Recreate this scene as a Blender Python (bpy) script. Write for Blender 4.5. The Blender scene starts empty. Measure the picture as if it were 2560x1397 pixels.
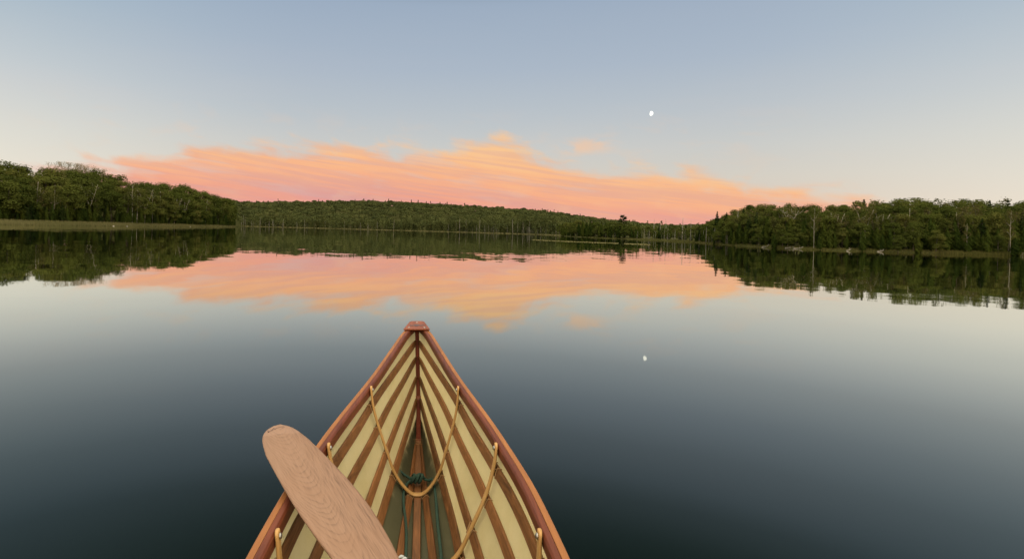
import bpy, bmesh, math, random
import numpy as np
from mathutils import Vector, Matrix

random.seed(7)
RNG = np.random.default_rng(11)
C = bpy.context.scene.collection
R = math.radians

# ------------------------------------------------------------------ camera
F = 1333.0            # focal length in photo pixels (2560 wide)
HC = 1.1              # eye height above the water
ROLL = R(1.49)        # the camera was held slightly tilted
CR, SR = math.cos(ROLL), math.sin(ROLL)
sc = bpy.context.scene
cam = bpy.data.cameras.new("camera")
cam.sensor_width = 36.0
cam.lens = F / 2560.0 * 36.0
CX, CY = 1044.0, 574.1      # photo pixel straight ahead of the lens (the bow's bearing, on the horizon)
cam.shift_x = (1280.0 - CX) / 2560.0
cam.shift_y = (CY - 698.5) / 2560.0
cam.clip_start = 0.05
cam.clip_end = 12000
camo = bpy.data.objects.new("camera", cam)
C.objects.link(camo)
camo.matrix_world = Matrix(((CR, -SR, 0, 0), (0, 0, -1, 0), (SR, CR, 0, HC), (0, 0, 0, 1)))
sc.camera = camo

sc.view_settings.view_transform = 'Standard'
sc.view_settings.look = 'None'
sc.view_settings.exposure = 0.0
sc.view_settings.gamma = 1.0
sc.cycles.max_bounces = 8
sc.cycles.transparent_max_bounces = 8
sc.cycles.caustics_reflective = False
sc.cycles.caustics_refractive = False


# ------------------------------------------------------------------ colours
def lin(c):
    c = c / 255.0
    return c / 12.92 if c <= 0.04045 else ((c + 0.055) / 1.055) ** 2.4


def rgb(r, g, b):
    return (lin(r), lin(g), lin(b), 1.0)


class NT:
    """small helper round a node tree"""
    def __init__(self, tree):
        self.t = tree
        self.n = tree.nodes
        self.l = tree.links

    def new(self, typ, **kw):
        n = self.n.new(typ)
        for k, v in kw.items():
            setattr(n, k, v)
        return n

    def put(self, sock, v):
        if v is None:
            return
        if hasattr(v, 'is_output'):
            self.l.new(v, sock)
        else:
            sock.default_value = v

    def math(self, op, a, b=None, c=None, clamp=False):
        n = self.new('ShaderNodeMath', operation=op, use_clamp=clamp)
        self.put(n.inputs[0], a)
        self.put(n.inputs[1], b)
        self.put(n.inputs[2], c)
        return n.outputs[0]

    def vmath(self, op, a, b=None):
        n = self.new('ShaderNodeVectorMath', operation=op)
        self.put(n.inputs[0], a)
        self.put(n.inputs[1], b)
        return n.outputs[0]

    def combine(self, x, y, z):
        n = self.new('ShaderNodeCombineXYZ')
        for s, v in zip(n.inputs, (x, y, z)):
            self.put(s, v)
        return n.outputs[0]

    def mix(self, fac, a, b, blend='MIX'):
        n = self.new('ShaderNodeMix', data_type='RGBA', blend_type=blend)
        self.put(n.inputs[0], fac)
        self.put(n.inputs[6], a)
        self.put(n.inputs[7], b)
        return n.outputs[2]

    def ramp(self, fac, stops, interp='LINEAR'):
        n = self.new('ShaderNodeValToRGB')
        cr = n.color_ramp
        cr.interpolation = interp
        while len(cr.elements) < len(stops):
            cr.elements.new(0.5)
        for e, (p, c) in zip(cr.elements, sorted(stops, key=lambda s: s[0])):
            e.position = p
            e.color = c if not isinstance(c, (int, float)) else (c, c, c, 1)
        self.put(n.inputs[0], fac)
        return n.outputs[0]

    def noise(self, vec, scale, detail=2.0, rough=0.5, dist=0.0, out=0):
        n = self.new('ShaderNodeTexNoise')
        self.put(n.inputs['Vector'], vec)
        n.inputs['Scale'].default_value = scale
        n.inputs['Detail'].default_value = detail
        n.inputs['Roughness'].default_value = rough
        n.inputs['Distortion'].default_value = dist
        return n.outputs[out]

    def smooth(self, v, a, b):
        n = self.new('ShaderNodeMapRange', interpolation_type='SMOOTHSTEP')
        self.put(n.inputs[0], v)
        n.inputs[1].default_value = a
        n.inputs[2].default_value = b
        return n.outputs[0]


# ------------------------------------------------------------------ sky: dusk, sun just down behind the camera
SUN_EL, SUN_AZ = R(5.0), R(160.0)      # azimuth clockwise from the view direction (+Y)
world = bpy.data.worlds.new("World")
sc.world = world
world.use_nodes = True
w = NT(world.node_tree)
w.n.clear()
gen = w.new('ShaderNodeTexCoord').outputs['Generated']
sep = w.new('ShaderNodeSeparateXYZ')
w.l.new(gen, sep.inputs[0])
wx, wy, wz = sep.outputs
az = w.math('ARCTAN2', wx, wy)
hor = w.math('SQRT', w.math('ADD', w.math('MULTIPLY', wx, wx), w.math('MULTIPLY', wy, wy)))
el = w.math('DIVIDE', wz, w.math('MAXIMUM', hor, 0.02))
el01 = w.math('MULTIPLY', el, 1.0, clamp=True)
base = w.ramp(el01, [(0.0, rgb(226, 192, 174)), (0.05, rgb(220, 203, 186)), (0.10, rgb(212, 206, 195)),
                     (0.15, rgb(202, 203, 200)), (0.21, rgb(187, 195, 201)), (0.30, rgb(171, 184, 199)),
                     (0.42, rgb(156, 173, 193)), (0.52, rgb(112, 130, 144)), (0.62, rgb(80, 96, 104)), (0.72, rgb(110, 122, 126)), (1.0, (3.0, 2.6, 1.97, 1))])  # unseen overhead sky overbright, added as fill; band below darkened for the water
edge = w.ramp(el01, [(0.0, rgb(242, 229, 204)), (0.06, rgb(238, 230, 213)), (0.14, rgb(222, 221, 212)),
                     (0.22, rgb(202, 208, 210)), (0.32, rgb(176, 192, 203)), (0.45, rgb(152, 176, 196)),
                     (0.62, rgb(118, 136, 148)), (1.0, (3.0, 2.6, 1.97, 1))])
absaz = w.math('ABSOLUTE', w.math('SUBTRACT', az, 0.14))
fedge = w.smooth(absaz, 0.32, 0.95)
sky = w.mix(fedge, base, edge)
# the sunset side, behind the photographer
back = w.ramp(el01, [(0.0, (1.9, 1.25, 0.6, 1)), (0.12, (1.8, 1.4, 0.9, 1)), (0.35, (1.3, 1.18, 0.98, 1)),
                     (0.7, (1.3, 1.2, 1.05, 1)), (1.0, (3.0, 2.6, 1.97, 1))])  # top stop repeats the added overhead fill
fback = w.smooth(w.math('ABSOLUTE', az), 1.0, 2.4)
# dark patch added to the unseen sky above the frame, dimming the water's reflection
reflection_dimmer = w.math('MULTIPLY', w.smooth(el, 0.46, 0.62), w.smooth(el, 0.95, 0.72))
reflection_dimmer = w.math('MULTIPLY', reflection_dimmer, w.smooth(w.math('ABSOLUTE', w.math('SUBTRACT', az, 0.58)), 0.62, 0.05))
sky = w.mix(w.math('MULTIPLY', reflection_dimmer, 0.72), sky, (0.012, 0.020, 0.026, 1))
sky = w.mix(fback, sky, back)


# cloud bank: how high it reaches at each azimuth
def px_az(px):
    return math.atan((px - CX) / F)


TOP = [(-100, 470), (0, 440), (120, 420), (240, 405), (350, 398), (440, 365), (520, 355), (650, 361), (800, 360), (1000, 376), (1120, 376), (1190, 355),
       (1250, 332), (1310, 368), (1390, 412), (1600, 424), (1700, 430), (1780, 440), (1880, 464), (1950, 473), (2000, 476), (2080, 483), (2150, 494), (2240, 525), (2330, 590)]
TOP = [(p, max(0.0, (547 + .026 * p - y) / F * math.cos(px_az(p)))) for p, y in TOP]
azn = w.math('ADD', w.math('MULTIPLY', az, 1 / 1.8), 0.5, clamp=True)
etop = w.ramp(azn, [(px_az(p) / 1.8 + 0.5, v * 5.0) for p, v in TOP], 'B_SPLINE')
etop = w.math('MULTIPLY', etop, 0.2)
tilt = w.math('ADD', el, w.math('MULTIPLY', az, 0.12))
v1 = w.combine(w.math('MULTIPLY', az, 3.2), w.math('MULTIPLY', tilt, 26.0), 0.0)
v2 = w.combine(w.math('MULTIPLY', az, 12.0), w.math('MULTIPLY', tilt, 27.0), 3.7)
streak = w.noise(v1, 1.6, 4.0, 0.55, 0.35)
puff = w.noise(v2, 1.3, 4.0, 0.52, 0.35)
v3 = w.combine(w.math('MULTIPLY', az, 2.4), w.math('MULTIPLY', tilt, 60.0), 9.1)
fine = w.noise(v3, 1.5, 4.0, 0.6, 0.2)
pert = w.math('ADD', w.math('MULTIPLY', w.math('SUBTRACT', puff, 0.5), 0.075),
              w.math('MULTIPLY', w.math('SUBTRACT', streak, 0.5), 0.036))
etop2 = w.math('ADD', etop, w.math('MULTIPLY', pert, w.smooth(etop, 0.005, 0.06)))
depth = w.math('SUBTRACT', etop2, el)                      # > 0 inside the bank
alpha = w.smooth(depth, -0.014, 0.026)
alpha = w.math('MULTIPLY', alpha, w.smooth(etop, 0.004, 0.05))
# gaps of clear sky between the streaks, mostly near the top
gap = w.math('MULTIPLY', w.smooth(streak, 0.50, 0.36), w.smooth(el, 0.03, 0.09))
alpha = w.math('MULTIPLY', alpha, w.math('SUBTRACT', 1.0, w.math('MULTIPLY', gap, 0.28)))
h = w.math('DIVIDE', el, 0.172)
h = w.math('ADD', h, w.math('MULTIPLY', w.math('SUBTRACT', streak, 0.5), 0.5))
h = w.math('ADD', h, w.math('MULTIPLY', w.math('SUBTRACT', fine, 0.5), 0.28))
h = w.math('ADD', h, w.math('MULTIPLY', w.smooth(az, -0.18, 0.66), 0.32), clamp=True)
ccol = w.ramp(h, [(0.0, rgb(222, 146, 150)), (0.22, rgb(225, 151, 149)), (0.42, rgb(240, 163, 138)),
                  (0.60, rgb(248, 176, 136)), (0.78, rgb(251, 186, 137)), (1.0, rgb(252, 199, 143))])
grey = w.math('MULTIPLY', w.smooth(fine, 0.56, 0.40), 0.30)
ccol = w.mix(grey, ccol, rgb(208, 166, 160))
sky = w.mix(w.math('MULTIPLY', alpha, 0.96), sky, ccol)
# faint wisps and warm veil above the bank
veil = w.math('MULTIPLY', w.math('MULTIPLY', w.smooth(puff, 0.50, 0.72), w.smooth(el, 0.24, 0.15)), w.smooth(etop, 0.05, 0.12))
sky = w.mix(w.math('MULTIPLY', veil, 0.16), sky, rgb(246, 200, 160))
wz0 = px_az(1455)
wdy = w.math('SUBTRACT', el, w.math('ADD', 0.158, w.math('MULTIPLY', w.math('SUBTRACT', az, wz0), 0.10)))
wisp = w.math('MULTIPLY', w.smooth(w.math('ABSOLUTE', w.math('SUBTRACT', az, wz0)), 0.075, 0.015), w.smooth(w.math('ABSOLUTE', wdy), 0.022, 0.002))
wisp = w.math('MULTIPLY', wisp, w.smooth(puff, 0.36, 0.56))
sky = w.mix(w.math('MULTIPLY', wisp, 0.55), sky, rgb(248, 198, 155))
v4 = w.combine(w.math('MULTIPLY', az, 1.5), w.math('MULTIPLY', el, 9.0), 2.0)
band = w.noise(v4, 1.2, 3.0, 0.5)
sky = w.mix(w.math('MULTIPLY', w.math('MULTIPLY', w.smooth(band, 0.45, 0.75), 0.09), w.smooth(el, 0.5, 0.1)), sky, rgb(224, 205, 196))
bg = w.new('ShaderNodeBackground')
w.l.new(sky, bg.inputs[0])
bg.inputs[1].default_value = 1.0
nish = w.new('ShaderNodeTexSky', sky_type='NISHITA', sun_disc=False)
nish.sun_elevation = SUN_EL
nish.sun_rotation = SUN_AZ
bg2 = w.new('ShaderNodeBackground')
w.l.new(w.mix(fback, (0, 0, 0, 1), nish.outputs[0]), bg2.inputs[0])
bg2.inputs[1].default_value = 0.08
add = w.new('ShaderNodeAddShader')
w.l.new(bg.outputs[0], add.inputs[0])
w.l.new(bg2.outputs[0], add.inputs[1])
wo = w.new('ShaderNodeOutputWorld')
w.l.new(add.outputs[0], wo.inputs[0])

sun = bpy.data.lights.new("sun", 'SUN')
sun.energy = 0.5
sun.angle = R(20)
sun.color = (1.0, 0.80, 0.58)
suno = bpy.data.objects.new("sun", sun)
C.objects.link(suno)
sd = Vector((math.sin(SUN_AZ) * math.cos(SUN_EL), math.cos(SUN_AZ) * math.cos(SUN_EL), math.sin(R(20))))
suno.rotation_euler = sd.to_track_quat('Z', 'Y').to_euler()
suno.location = (0, -20, 30)


# ------------------------------------------------------------------ helpers
def mesh_np(name, verts, faces, mat=None, smooth=False):
    """verts (n,3) and quad faces (m,4) as arrays"""
    me = bpy.data.meshes.new(name)
    verts = np.asarray(verts, dtype=np.float32)
    faces = np.asarray(faces, dtype=np.int32)
    k = faces.shape[1]
    me.vertices.add(len(verts))
    me.vertices.foreach_set("co", verts.ravel())
    me.loops.add(faces.size)
    me.loops.foreach_set("vertex_index", faces.ravel())
    me.polygons.add(len(faces))
    me.polygons.foreach_set("loop_start", np.arange(len(faces), dtype=np.int32) * k)
    me.polygons.foreach_set("loop_total", np.full(len(faces), k, dtype=np.int32))
    if smooth:
        me.polygons.foreach_set("use_smooth", np.ones(len(faces), dtype=bool))
    me.update(calc_edges=True)
    me.validate()
    if mat:
        me.materials.append(mat)
    return me


class MB:
    """collects verts and faces"""
    def __init__(self):
        self.v, self.f = [], []

    def add(self, vs, fs):
        o = len(self.v)
        self.v += [tuple(p) for p in vs]
        self.f += [tuple(i + o for i in f) for f in fs]

    def grid(self, rows, closed=False):
        n = len(rows[0])
        fs = []
        for i in range(len(rows) - 1):
            for j in range(n if closed else n - 1):
                k = (j + 1) % n
                fs.append((i * n + j, i * n + k, (i + 1) * n + k, (i + 1) * n + j))
        self.add([p for r in rows for p in r], fs)

    def sweep(self, secs, caps=True):
        """closed sections joined into a solid"""
        n = len(secs[0])
        o = len(self.v)
        self.grid(secs, True)
        if caps:
            self.f.append(tuple(o + j for j in range(n))[::-1])
            b = o + (len(secs) - 1) * n
            self.f.append(tuple(b + j for j in range(n)))

    def tube(self, pts, rad, sides=8):
        pts = [Vector(p) for p in pts]
        if not hasattr(rad, '__len__'):
            rad = [rad] * len(pts)
        secs = []
        ref = None
        for i, p in enumerate(pts):
            t = (pts[min(i + 1, len(pts) - 1)] - pts[max(i - 1, 0)])
            t.normalize()
            if ref is None:
                ref = Vector((0, 0, 1)) if abs(t.z) < 0.9 else Vector((1, 0, 0))
            u = (ref - t * ref.dot(t))
            if u.length < 1e-6:
                u = t.orthogonal()
            u.normalize()
            ref = u
            vv = t.cross(u)
            secs.append([p + (u * math.cos(a) + vv * math.sin(a)) * rad[i] for a in [2 * math.pi * k / sides for k in range(sides)]])
        self.sweep(secs)

    def mesh(self, name, mat, smooth=False):
        me = bpy.data.meshes.new(name)
        me.from_pydata(self.v, [], self.f)
        if smooth:
            me.polygons.foreach_set("use_smooth", np.ones(len(me.polygons), dtype=bool))
        me.update()
        if mat:
            me.materials.append(mat)
        return me

    def build(self, name, mat, parent=None, smooth=False, bevel=0.0):
        o = bpy.data.objects.new(name, self.mesh(name, mat, smooth))
        C.objects.link(o)
        if parent:
            o.parent = parent
        if bevel:
            b = o.modifiers.new("bevel", 'BEVEL')
            b.width = bevel
            b.segments = 2
            b.limit_method = 'ANGLE'
            b.angle_limit = R(40)
        return o


def link(name, me, parent=None):
    o = bpy.data.objects.new(name, me)
    C.objects.link(o)
    if parent:
        o.parent = parent
    return o


def tag(o, label=None, cat=None, group=None, kind=None):
    if label:
        o['label'] = label
    if cat:
        o['category'] = cat
    if group:
        o['group'] = group
    if kind:
        o['kind'] = kind
    return o


def empty(name, loc, rz=0.0):
    o = bpy.data.objects.new(name, None)
    o.empty_display_size = 0.2
    C.objects.link(o)
    o.location = loc
    o.rotation_euler = (0, 0, rz)
    return o


def pchip(xs, ys):
    xs = np.array(xs, float)
    ys = np.array(ys, float)
    o = np.argsort(xs)
    xs, ys = xs[o], ys[o]
    hh = np.diff(xs)
    d = np.diff(ys) / hh
    m = np.zeros_like(xs)
    m[0], m[-1] = d[0], d[-1]
    for i in range(1, len(xs) - 1):
        if d[i - 1] * d[i] > 0:
            w1, w2 = 2 * hh[i] + hh[i - 1], hh[i] + 2 * hh[i - 1]
            m[i] = (w1 + w2) / (w1 / d[i - 1] + w2 / d[i])

    def f(x):
        x = min(max(x, xs[0]), xs[-1])
        i = int(min(max(np.searchsorted(xs, x) - 1, 0), len(xs) - 2))
        t = (x - xs[i]) / hh[i]
        return float((1 + 2 * t) * (1 - t) ** 2 * ys[i] + t * (1 - t) ** 2 * hh[i] * m[i]
                     + t * t * (3 - 2 * t) * ys[i + 1] + t * t * (t - 1) * hh[i] * m[i + 1])
    return f


def catmull(pts, n):
    pts = [Vector(p) for p in pts]
    P = [2 * pts[0] - pts[1]] + pts + [2 * pts[-1] - pts[-2]]
    out = []
    for i in range(1, len(P) - 2):
        for k in range(n):
            t = k / n
            a, b, c, d = P[i - 1], P[i], P[i + 1], P[i + 2]
            out.append(0.5 * ((2 * b) + (c - a) * t + (2 * a - 5 * b + 4 * c - d) * t * t + (3 * b - a - 3 * c + d) * t ** 3))
    out.append(pts[-1])
    return out


# ------------------------------------------------------------------ materials
def material(name):
    m = bpy.data.materials.new(name)
    m.use_nodes = True
    nt = NT(m.node_tree)
    p = m.node_tree.nodes["Principled BSDF"]
    return m, nt, p


def wood(name, dark, light, rough=0.35, scale=(60, 3, 60), dist=1.2, coat=0.3, bump=0.05):
    m, t, p = material(name)
    co = t.new('ShaderNodeTexCoord').outputs['Object']
    mp = t.new('ShaderNodeMapping')
    mp.inputs['Scale'].default_value = scale
    t.l.new(co, mp.inputs[0])
    g = t.noise(mp.outputs[0], 1.0, 5.0, 0.65, dist)
    g2 = t.noise(co, 5.0, 3.0, 0.5)
    k = t.math('ADD', t.math('MULTIPLY', g, 0.7), t.math('MULTIPLY', g2, 0.3))
    k = t.math('ADD', k, t.math('MULTIPLY', t.math('SUBTRACT', t.new('ShaderNodeObjectInfo').outputs['Random'], 0.5), 0.14))
    col = t.ramp(k, [(0.32, dark), (0.66, light)])
    t.l.new(col, p.inputs['Base Color'])
    p.inputs['Roughness'].default_value = rough
    p.inputs['Coat Weight'].default_value = coat
    p.inputs['Specular IOR Level'].default_value = 0.25
    p.inputs['Coat Roughness'].default_value = 0.25
    b = t.new('ShaderNodeBump')
    b.inputs['Strength'].default_value = bump
    b.inputs['Distance'].default_value = 0.002
    t.l.new(g, b.inputs['Height'])
    t.l.new(b.outputs[0], p.inputs['Normal'])
    return m


def plain(name, col, rough=0.6, metal=0.0, vary=0.0, scale=20.0):
    m, t, p = material(name)
    if vary:
        co = t.new('ShaderNodeTexCoord').outputs['Object']
        g = t.noise(co, scale, 4.0, 0.6)
        lo = tuple(c * (1 - vary) for c in col[:3]) + (1,)
        hi = tuple(min(1, c * (1 + vary)) for c in col[:3]) + (1,)
        t.l.new(t.ramp(g, [(0.3, lo), (0.7, hi)]), p.inputs['Base Color'])
    else:
        p.inputs['Base Color'].default_value = col
    p.inputs['Roughness'].default_value = rough
    p.inputs['Metallic'].default_value = metal
    return m


def leaf_mat(name, cols, scale=0.35, trans=0.25, hue=0.5, attr=None):
    """foliage: hue differs from tree to tree and clump to clump"""
    m, t, p = material(name)
    t.n.remove(p)
    out = [n for n in t.n if n.type == 'OUTPUT_MATERIAL'][0]
    co = t.new('ShaderNodeTexCoord').outputs['Object']
    rnd = t.new('ShaderNodeObjectInfo').outputs['Random'] if not attr else t.new('ShaderNodeAttribute', attribute_name=attr).outputs['Fac']
    g = t.noise(co, scale, 2.0, 0.6)
    isl = t.new('ShaderNodeNewGeometry').outputs['Random Per Island']
    k = t.math('ADD', t.math('MULTIPLY', rnd, hue), t.math('MULTIPLY', g, 0.45))
    k = t.math('ADD', k, t.math('MULTIPLY', t.math('SUBTRACT', isl, 0.5), 0.25), clamp=True)
    n = len(cols)
    col = t.ramp(k, [(0.12 + 0.76 * i / (n - 1), c) for i, c in enumerate(cols)])
    d = t.new('ShaderNodeBsdfDiffuse')
    t.l.new(col, d.inputs[0])
    tr = t.new('ShaderNodeBsdfTranslucent')
    t.l.new(t.mix(0.4, col, (0.10, 0.13, 0.015, 1)), tr.inputs[0])
    mx = t.new('ShaderNodeMixShader')
    mx.inputs[0].default_value = trans
    t.l.new(d.outputs[0], mx.inputs[1])
    t.l.new(tr.outputs[0], mx.inputs[2])
    t.l.new(mx.outputs[0], out.inputs[0])
    return m


M = {}
M['inwale'] = wood('varnished_red_brown_wood', (0.066, 0.0145, 0.006, 1), (0.160, 0.040, 0.0145, 1), 0.5, (50, 2.5, 50), 1.0, 0.08)
M['outwale'] = wood('varnished_orange_wood', (0.185, 0.068, 0.019, 1), (0.30, 0.122, 0.036, 1), 0.5, (50, 2.5, 50), 1.0, 0.08)
M['stringer'] = wood('brown_stringer_wood', (0.060, 0.024, 0.007, 1), (0.22, 0.092, 0.030, 1), 0.55, (70, 3, 70), 1.5, 0.05)
M['stem'] = wood('dark_red_stem_wood', (0.085, 0.013, 0.005, 1), (0.17, 0.034, 0.012, 1), 0.65, (60, 30, 6), 1.0, 0.0)
M['rib'] = wood('pale_bent_rib_wood', (0.34, 0.19, 0.06, 1), (0.47, 0.285, 0.105, 1), 0.45, (14, 90, 14), 0.4, 0.1, 0.02)
M['deck'] = wood('deck_plate_wood', (0.11, 0.027, 0.011, 1), (0.25, 0.070, 0.028, 1), 0.5, (60, 4, 60), 1.0, 0.1)
M['steel'] = plain('steel', (0.36, 0.35, 0.33, 1), 0.35, 1.0)
M['twine'] = plain('tan_twine', (0.34, 0.20, 0.085, 1), 0.8)
M['ink'] = plain('dark_ink', (0.06, 0.035, 0.04, 1), 0.6)
M['rope'] = plain('dark_green_rope', (0.012, 0.040, 0.025, 1), 0.9, 0, 0.5, 160.0)
M['black'] = plain('black_rubber', (0.012, 0.012, 0.012, 1), 0.6, 0, 0.3, 40.0)
M['white'] = plain('white_lace', (0.42, 0.46, 0.46, 1), 0.8, 0, 0.1, 80.0)
M['bark'] = plain('grey_brown_bark', (0.085, 0.070, 0.055, 1), 0.9, 0, 0.35, 9.0)
M['birch_bark'] = plain('pale_birch_bark', (0.42, 0.385, 0.32, 1), 0.8, 0, 0.35, 14.0)
M['dead_wood'] = plain('silver_dead_wood', (0.21, 0.195, 0.165, 1), 0.9, 0, 0.35, 6.0)
M['twig'] = plain('budding_twigs', (0.23, 0.185, 0.105, 1), 0.9, 0, 0.2, 6.0)
M['rock'] = plain('pale_rock', (0.36, 0.34, 0.31, 1), 0.9, 0, 0.2, 5.0)
M['leaf'] = leaf_mat('leafy_foliage', [(0.034, 0.046, 0.011, 1), (0.054, 0.070, 0.016, 1), (0.080, 0.094, 0.022, 1), (0.108, 0.102, 0.032, 1)], 3.0)
M['cedar'] = leaf_mat('cedar_foliage', [(0.014, 0.025, 0.006, 1), (0.033, 0.050, 0.010, 1), (0.062, 0.074, 0.014, 1)], 4.0, 0.15)
M['pine'] = leaf_mat('pine_needles', [(0.014, 0.026, 0.008, 1), (0.028, 0.044, 0.012, 1)], 4.0, 0.1)
M['birch_leaf'] = leaf_mat('birch_foliage', [(0.048, 0.062, 0.016, 1), (0.078, 0.084, 0.026, 1), (0.095, 0.075, 0.034, 1)], 4.0, 0.3)
M['far_leaf'] = leaf_mat('far_foliage', [(0.030, 0.038, 0.017, 1), (0.050, 0.060, 0.023, 1), (0.070, 0.080, 0.029, 1), (0.096, 0.088, 0.041, 1)], 0.02, 0.2, 0.36, 'tone')
M['bud'] = leaf_mat('budding_foliage', [(0.13, 0.10, 0.055, 1), (0.17, 0.135, 0.07, 1), (0.12, 0.115, 0.045, 1)], 4.0, 0.3)
M['reed'] = leaf_mat('dry_and_green_reeds', [(0.13, 0.132, 0.056, 1), (0.21, 0.19, 0.095, 1), (0.28, 0.245, 0.14, 1)], 0.05, 0.3)
M['sedge'] = leaf_mat('yellow_green_sedge', [(0.05, 0.06, 0.016, 1), (0.085, 0.085, 0.026, 1), (0.12, 0.105, 0.045, 1)], 0.1, 0.3)

# painted-fabric skin: lets light through where no water lies behind it
m, t, p = material('cream_translucent_skin')
t.n.remove(p)
out = [n for n in t.n if n.type == 'OUTPUT_MATERIAL'][0]
co = t.new('ShaderNodeTexCoord').outputs['Object']
g = t.noise(co, 9.0, 5.0, 0.6)
g2 = t.noise(co, 260.0, 2.0, 0.5)
col = t.ramp(t.math('ADD', t.math('MULTIPLY', g, 0.75), t.math('MULTIPLY', g2, 0.25)), [(0.35, (0.84, 0.71, 0.35, 1)), (0.62, (0.93, 0.80, 0.44, 1))])
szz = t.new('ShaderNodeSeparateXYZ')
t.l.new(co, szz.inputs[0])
unlit_z = t.math('ADD', szz.outputs[2], t.math('MULTIPLY', t.math('SUBTRACT', t.noise(co, 14.0, 4.0, 0.6), 0.5), 0.06))
col = t.mix(t.smooth(unlit_z, 0.125, 0.085), col, t.mix(t.noise(co, 7.0, 4.0, 0.6), (0.16, 0.165, 0.085, 1), (0.30, 0.29, 0.17, 1)))  # below the waterline, missing back light painted darker into the skin colour
d = t.new('ShaderNodeBsdfDiffuse')
tr = t.new('ShaderNodeBsdfTranslucent')
gl = t.new('ShaderNodeBsdfGlossy')
gl.inputs['Roughness'].default_value = 0.35
t.l.new(col, d.inputs[0])
t.l.new(col, tr.inputs[0])
mx = t.new('ShaderNodeMixShader')
mx.inputs[0].default_value = 0.72
t.l.new(d.outputs[0], mx.inputs[1])
t.l.new(tr.outputs[0], mx.inputs[2])
mx2 = t.new('ShaderNodeMixShader')
mx2.inputs[0].default_value = 0.04
t.l.new(mx.outputs[0], mx2.inputs[1])
t.l.new(gl.outputs[0], mx2.inputs[2])
t.l.new(mx2.outputs[0], out.inputs[0])
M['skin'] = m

# lake water
m, t, p = material('calm_lake_water')
pos = t.new('ShaderNodeNewGeometry').outputs['Position']
sp = t.new('ShaderNodeSeparateXYZ')
t.l.new(pos, sp.inputs[0])
pxy = t.combine(sp.outputs[0], sp.outputs[1], 0.0)
r = t.vmath('LENGTH', pxy)
r = t.n[-1].outputs['Value']
n1 = t.noise(pxy, 1.1, 2.0, 0.5, 0.0, 1)
n2 = t.noise(pxy, 0.22, 2.0, 0.5, 0.0, 1)
patch = t.smooth(t.noise(pxy, 0.035, 2.0, 0.5), 0.40, 0.62)
amp1 = t.math('MULTIPLY', t.smooth(r, 3.0, 16.0), t.math('ADD', t.math('MULTIPLY', patch, 0.015), 0.008))
amp1 = t.math('ADD', amp1, 0.0012)
amp2 = t.math('MULTIPLY', t.smooth(r, 2.0, 12.0), 0.011)
amp2 = t.math('ADD', amp2, 0.002)
s1 = t.vmath('MULTIPLY', t.vmath('SUBTRACT', n1, (0.5, 0.5, 0.5)), t.combine(amp1, amp1, 0.0))
s2 = t.vmath('MULTIPLY', t.vmath('SUBTRACT', n2, (0.5, 0.5, 0.5)), t.combine(amp2, amp2, 0.0))
n3 = t.noise(pxy, 3.0, 2.0, 0.5, 0.0, 1)
amp3 = t.math('MULTIPLY', t.smooth(r, 4.0, 18.0), t.math('ADD', t.math('MULTIPLY', patch, 0.010), 0.003))
s3 = t.vmath('MULTIPLY', t.vmath('SUBTRACT', n3, (0.5, 0.5, 0.5)), t.combine(amp3, amp3, 0.0))
nrm = t.vmath('NORMALIZE', t.vmath('ADD', t.vmath('ADD', t.vmath('ADD', s1, s3), s2), (0.0, 0.0, 1.0)))
t.n.remove(p)
out = [n for n in t.n if n.type == 'OUTPUT_MATERIAL'][0]
lw = t.new('ShaderNodeLayerWeight')
lw.inputs['Blend'].default_value = 0.5
t.l.new(nrm, lw.inputs['Normal'])
fr_ = t.ramp(lw.outputs['Facing'], [(0.0, .018), (0.44, .030), (0.584, .085), (0.66, .175), (0.72, .285), (0.78, .43), (0.84, .68), (0.89, .86), (0.94, .945), (1.0, .98)])
d = t.new('ShaderNodeBsdfDiffuse')
d.inputs[0].default_value = (0.0022, 0.0054, 0.0048, 1)
gl = t.new('ShaderNodeBsdfGlossy')
gl.inputs['Color'].default_value = (0.968, 0.982, 0.925, 1)
gl.inputs['Roughness'].default_value = 0.02
t.l.new(nrm, gl.inputs['Normal'])
mx = t.new('ShaderNodeMixShader')
t.l.new(fr_, mx.inputs[0])
t.l.new(d.outputs[0], mx.inputs[1])
t.l.new(gl.outputs[0], mx.inputs[2])
t.l.new(mx.outputs[0], out.inputs[0])
M['water'] = m

# ground
m, t, p = material('leaf_litter_ground')
co = t.new('ShaderNodeTexCoord').outputs['Object']
g = t.noise(co, 0.4, 5.0, 0.65)
t.l.new(t.ramp(g, [(0.3, (0.022, 0.026, 0.010, 1)), (0.55, (0.045, 0.048, 0.018, 1)), (0.75, (0.075, 0.062, 0.032, 1))]), p.inputs['Base Color'])
p.inputs['Roughness'].default_value = 1.0
p.inputs['Specular IOR Level'].default_value = 0.0
M['ground'] = m
M['bed'] = plain('lake_bed_mud', (0.02, 0.022, 0.016, 1), 1.0)


# ------------------------------------------------------------------ place: shore line and terrain
def hor_px(px):
    return 547.0 + 0.026 * px


def px_t(px, py=None):
    a = (px - CX) / F
    b = (CY - (hor_px(px) if py is None else py)) / F
    return a * CR - b * SR


def interp(tab, x):
    xs, ys = zip(*tab)
    return float(np.interp(x, xs, ys))


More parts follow.
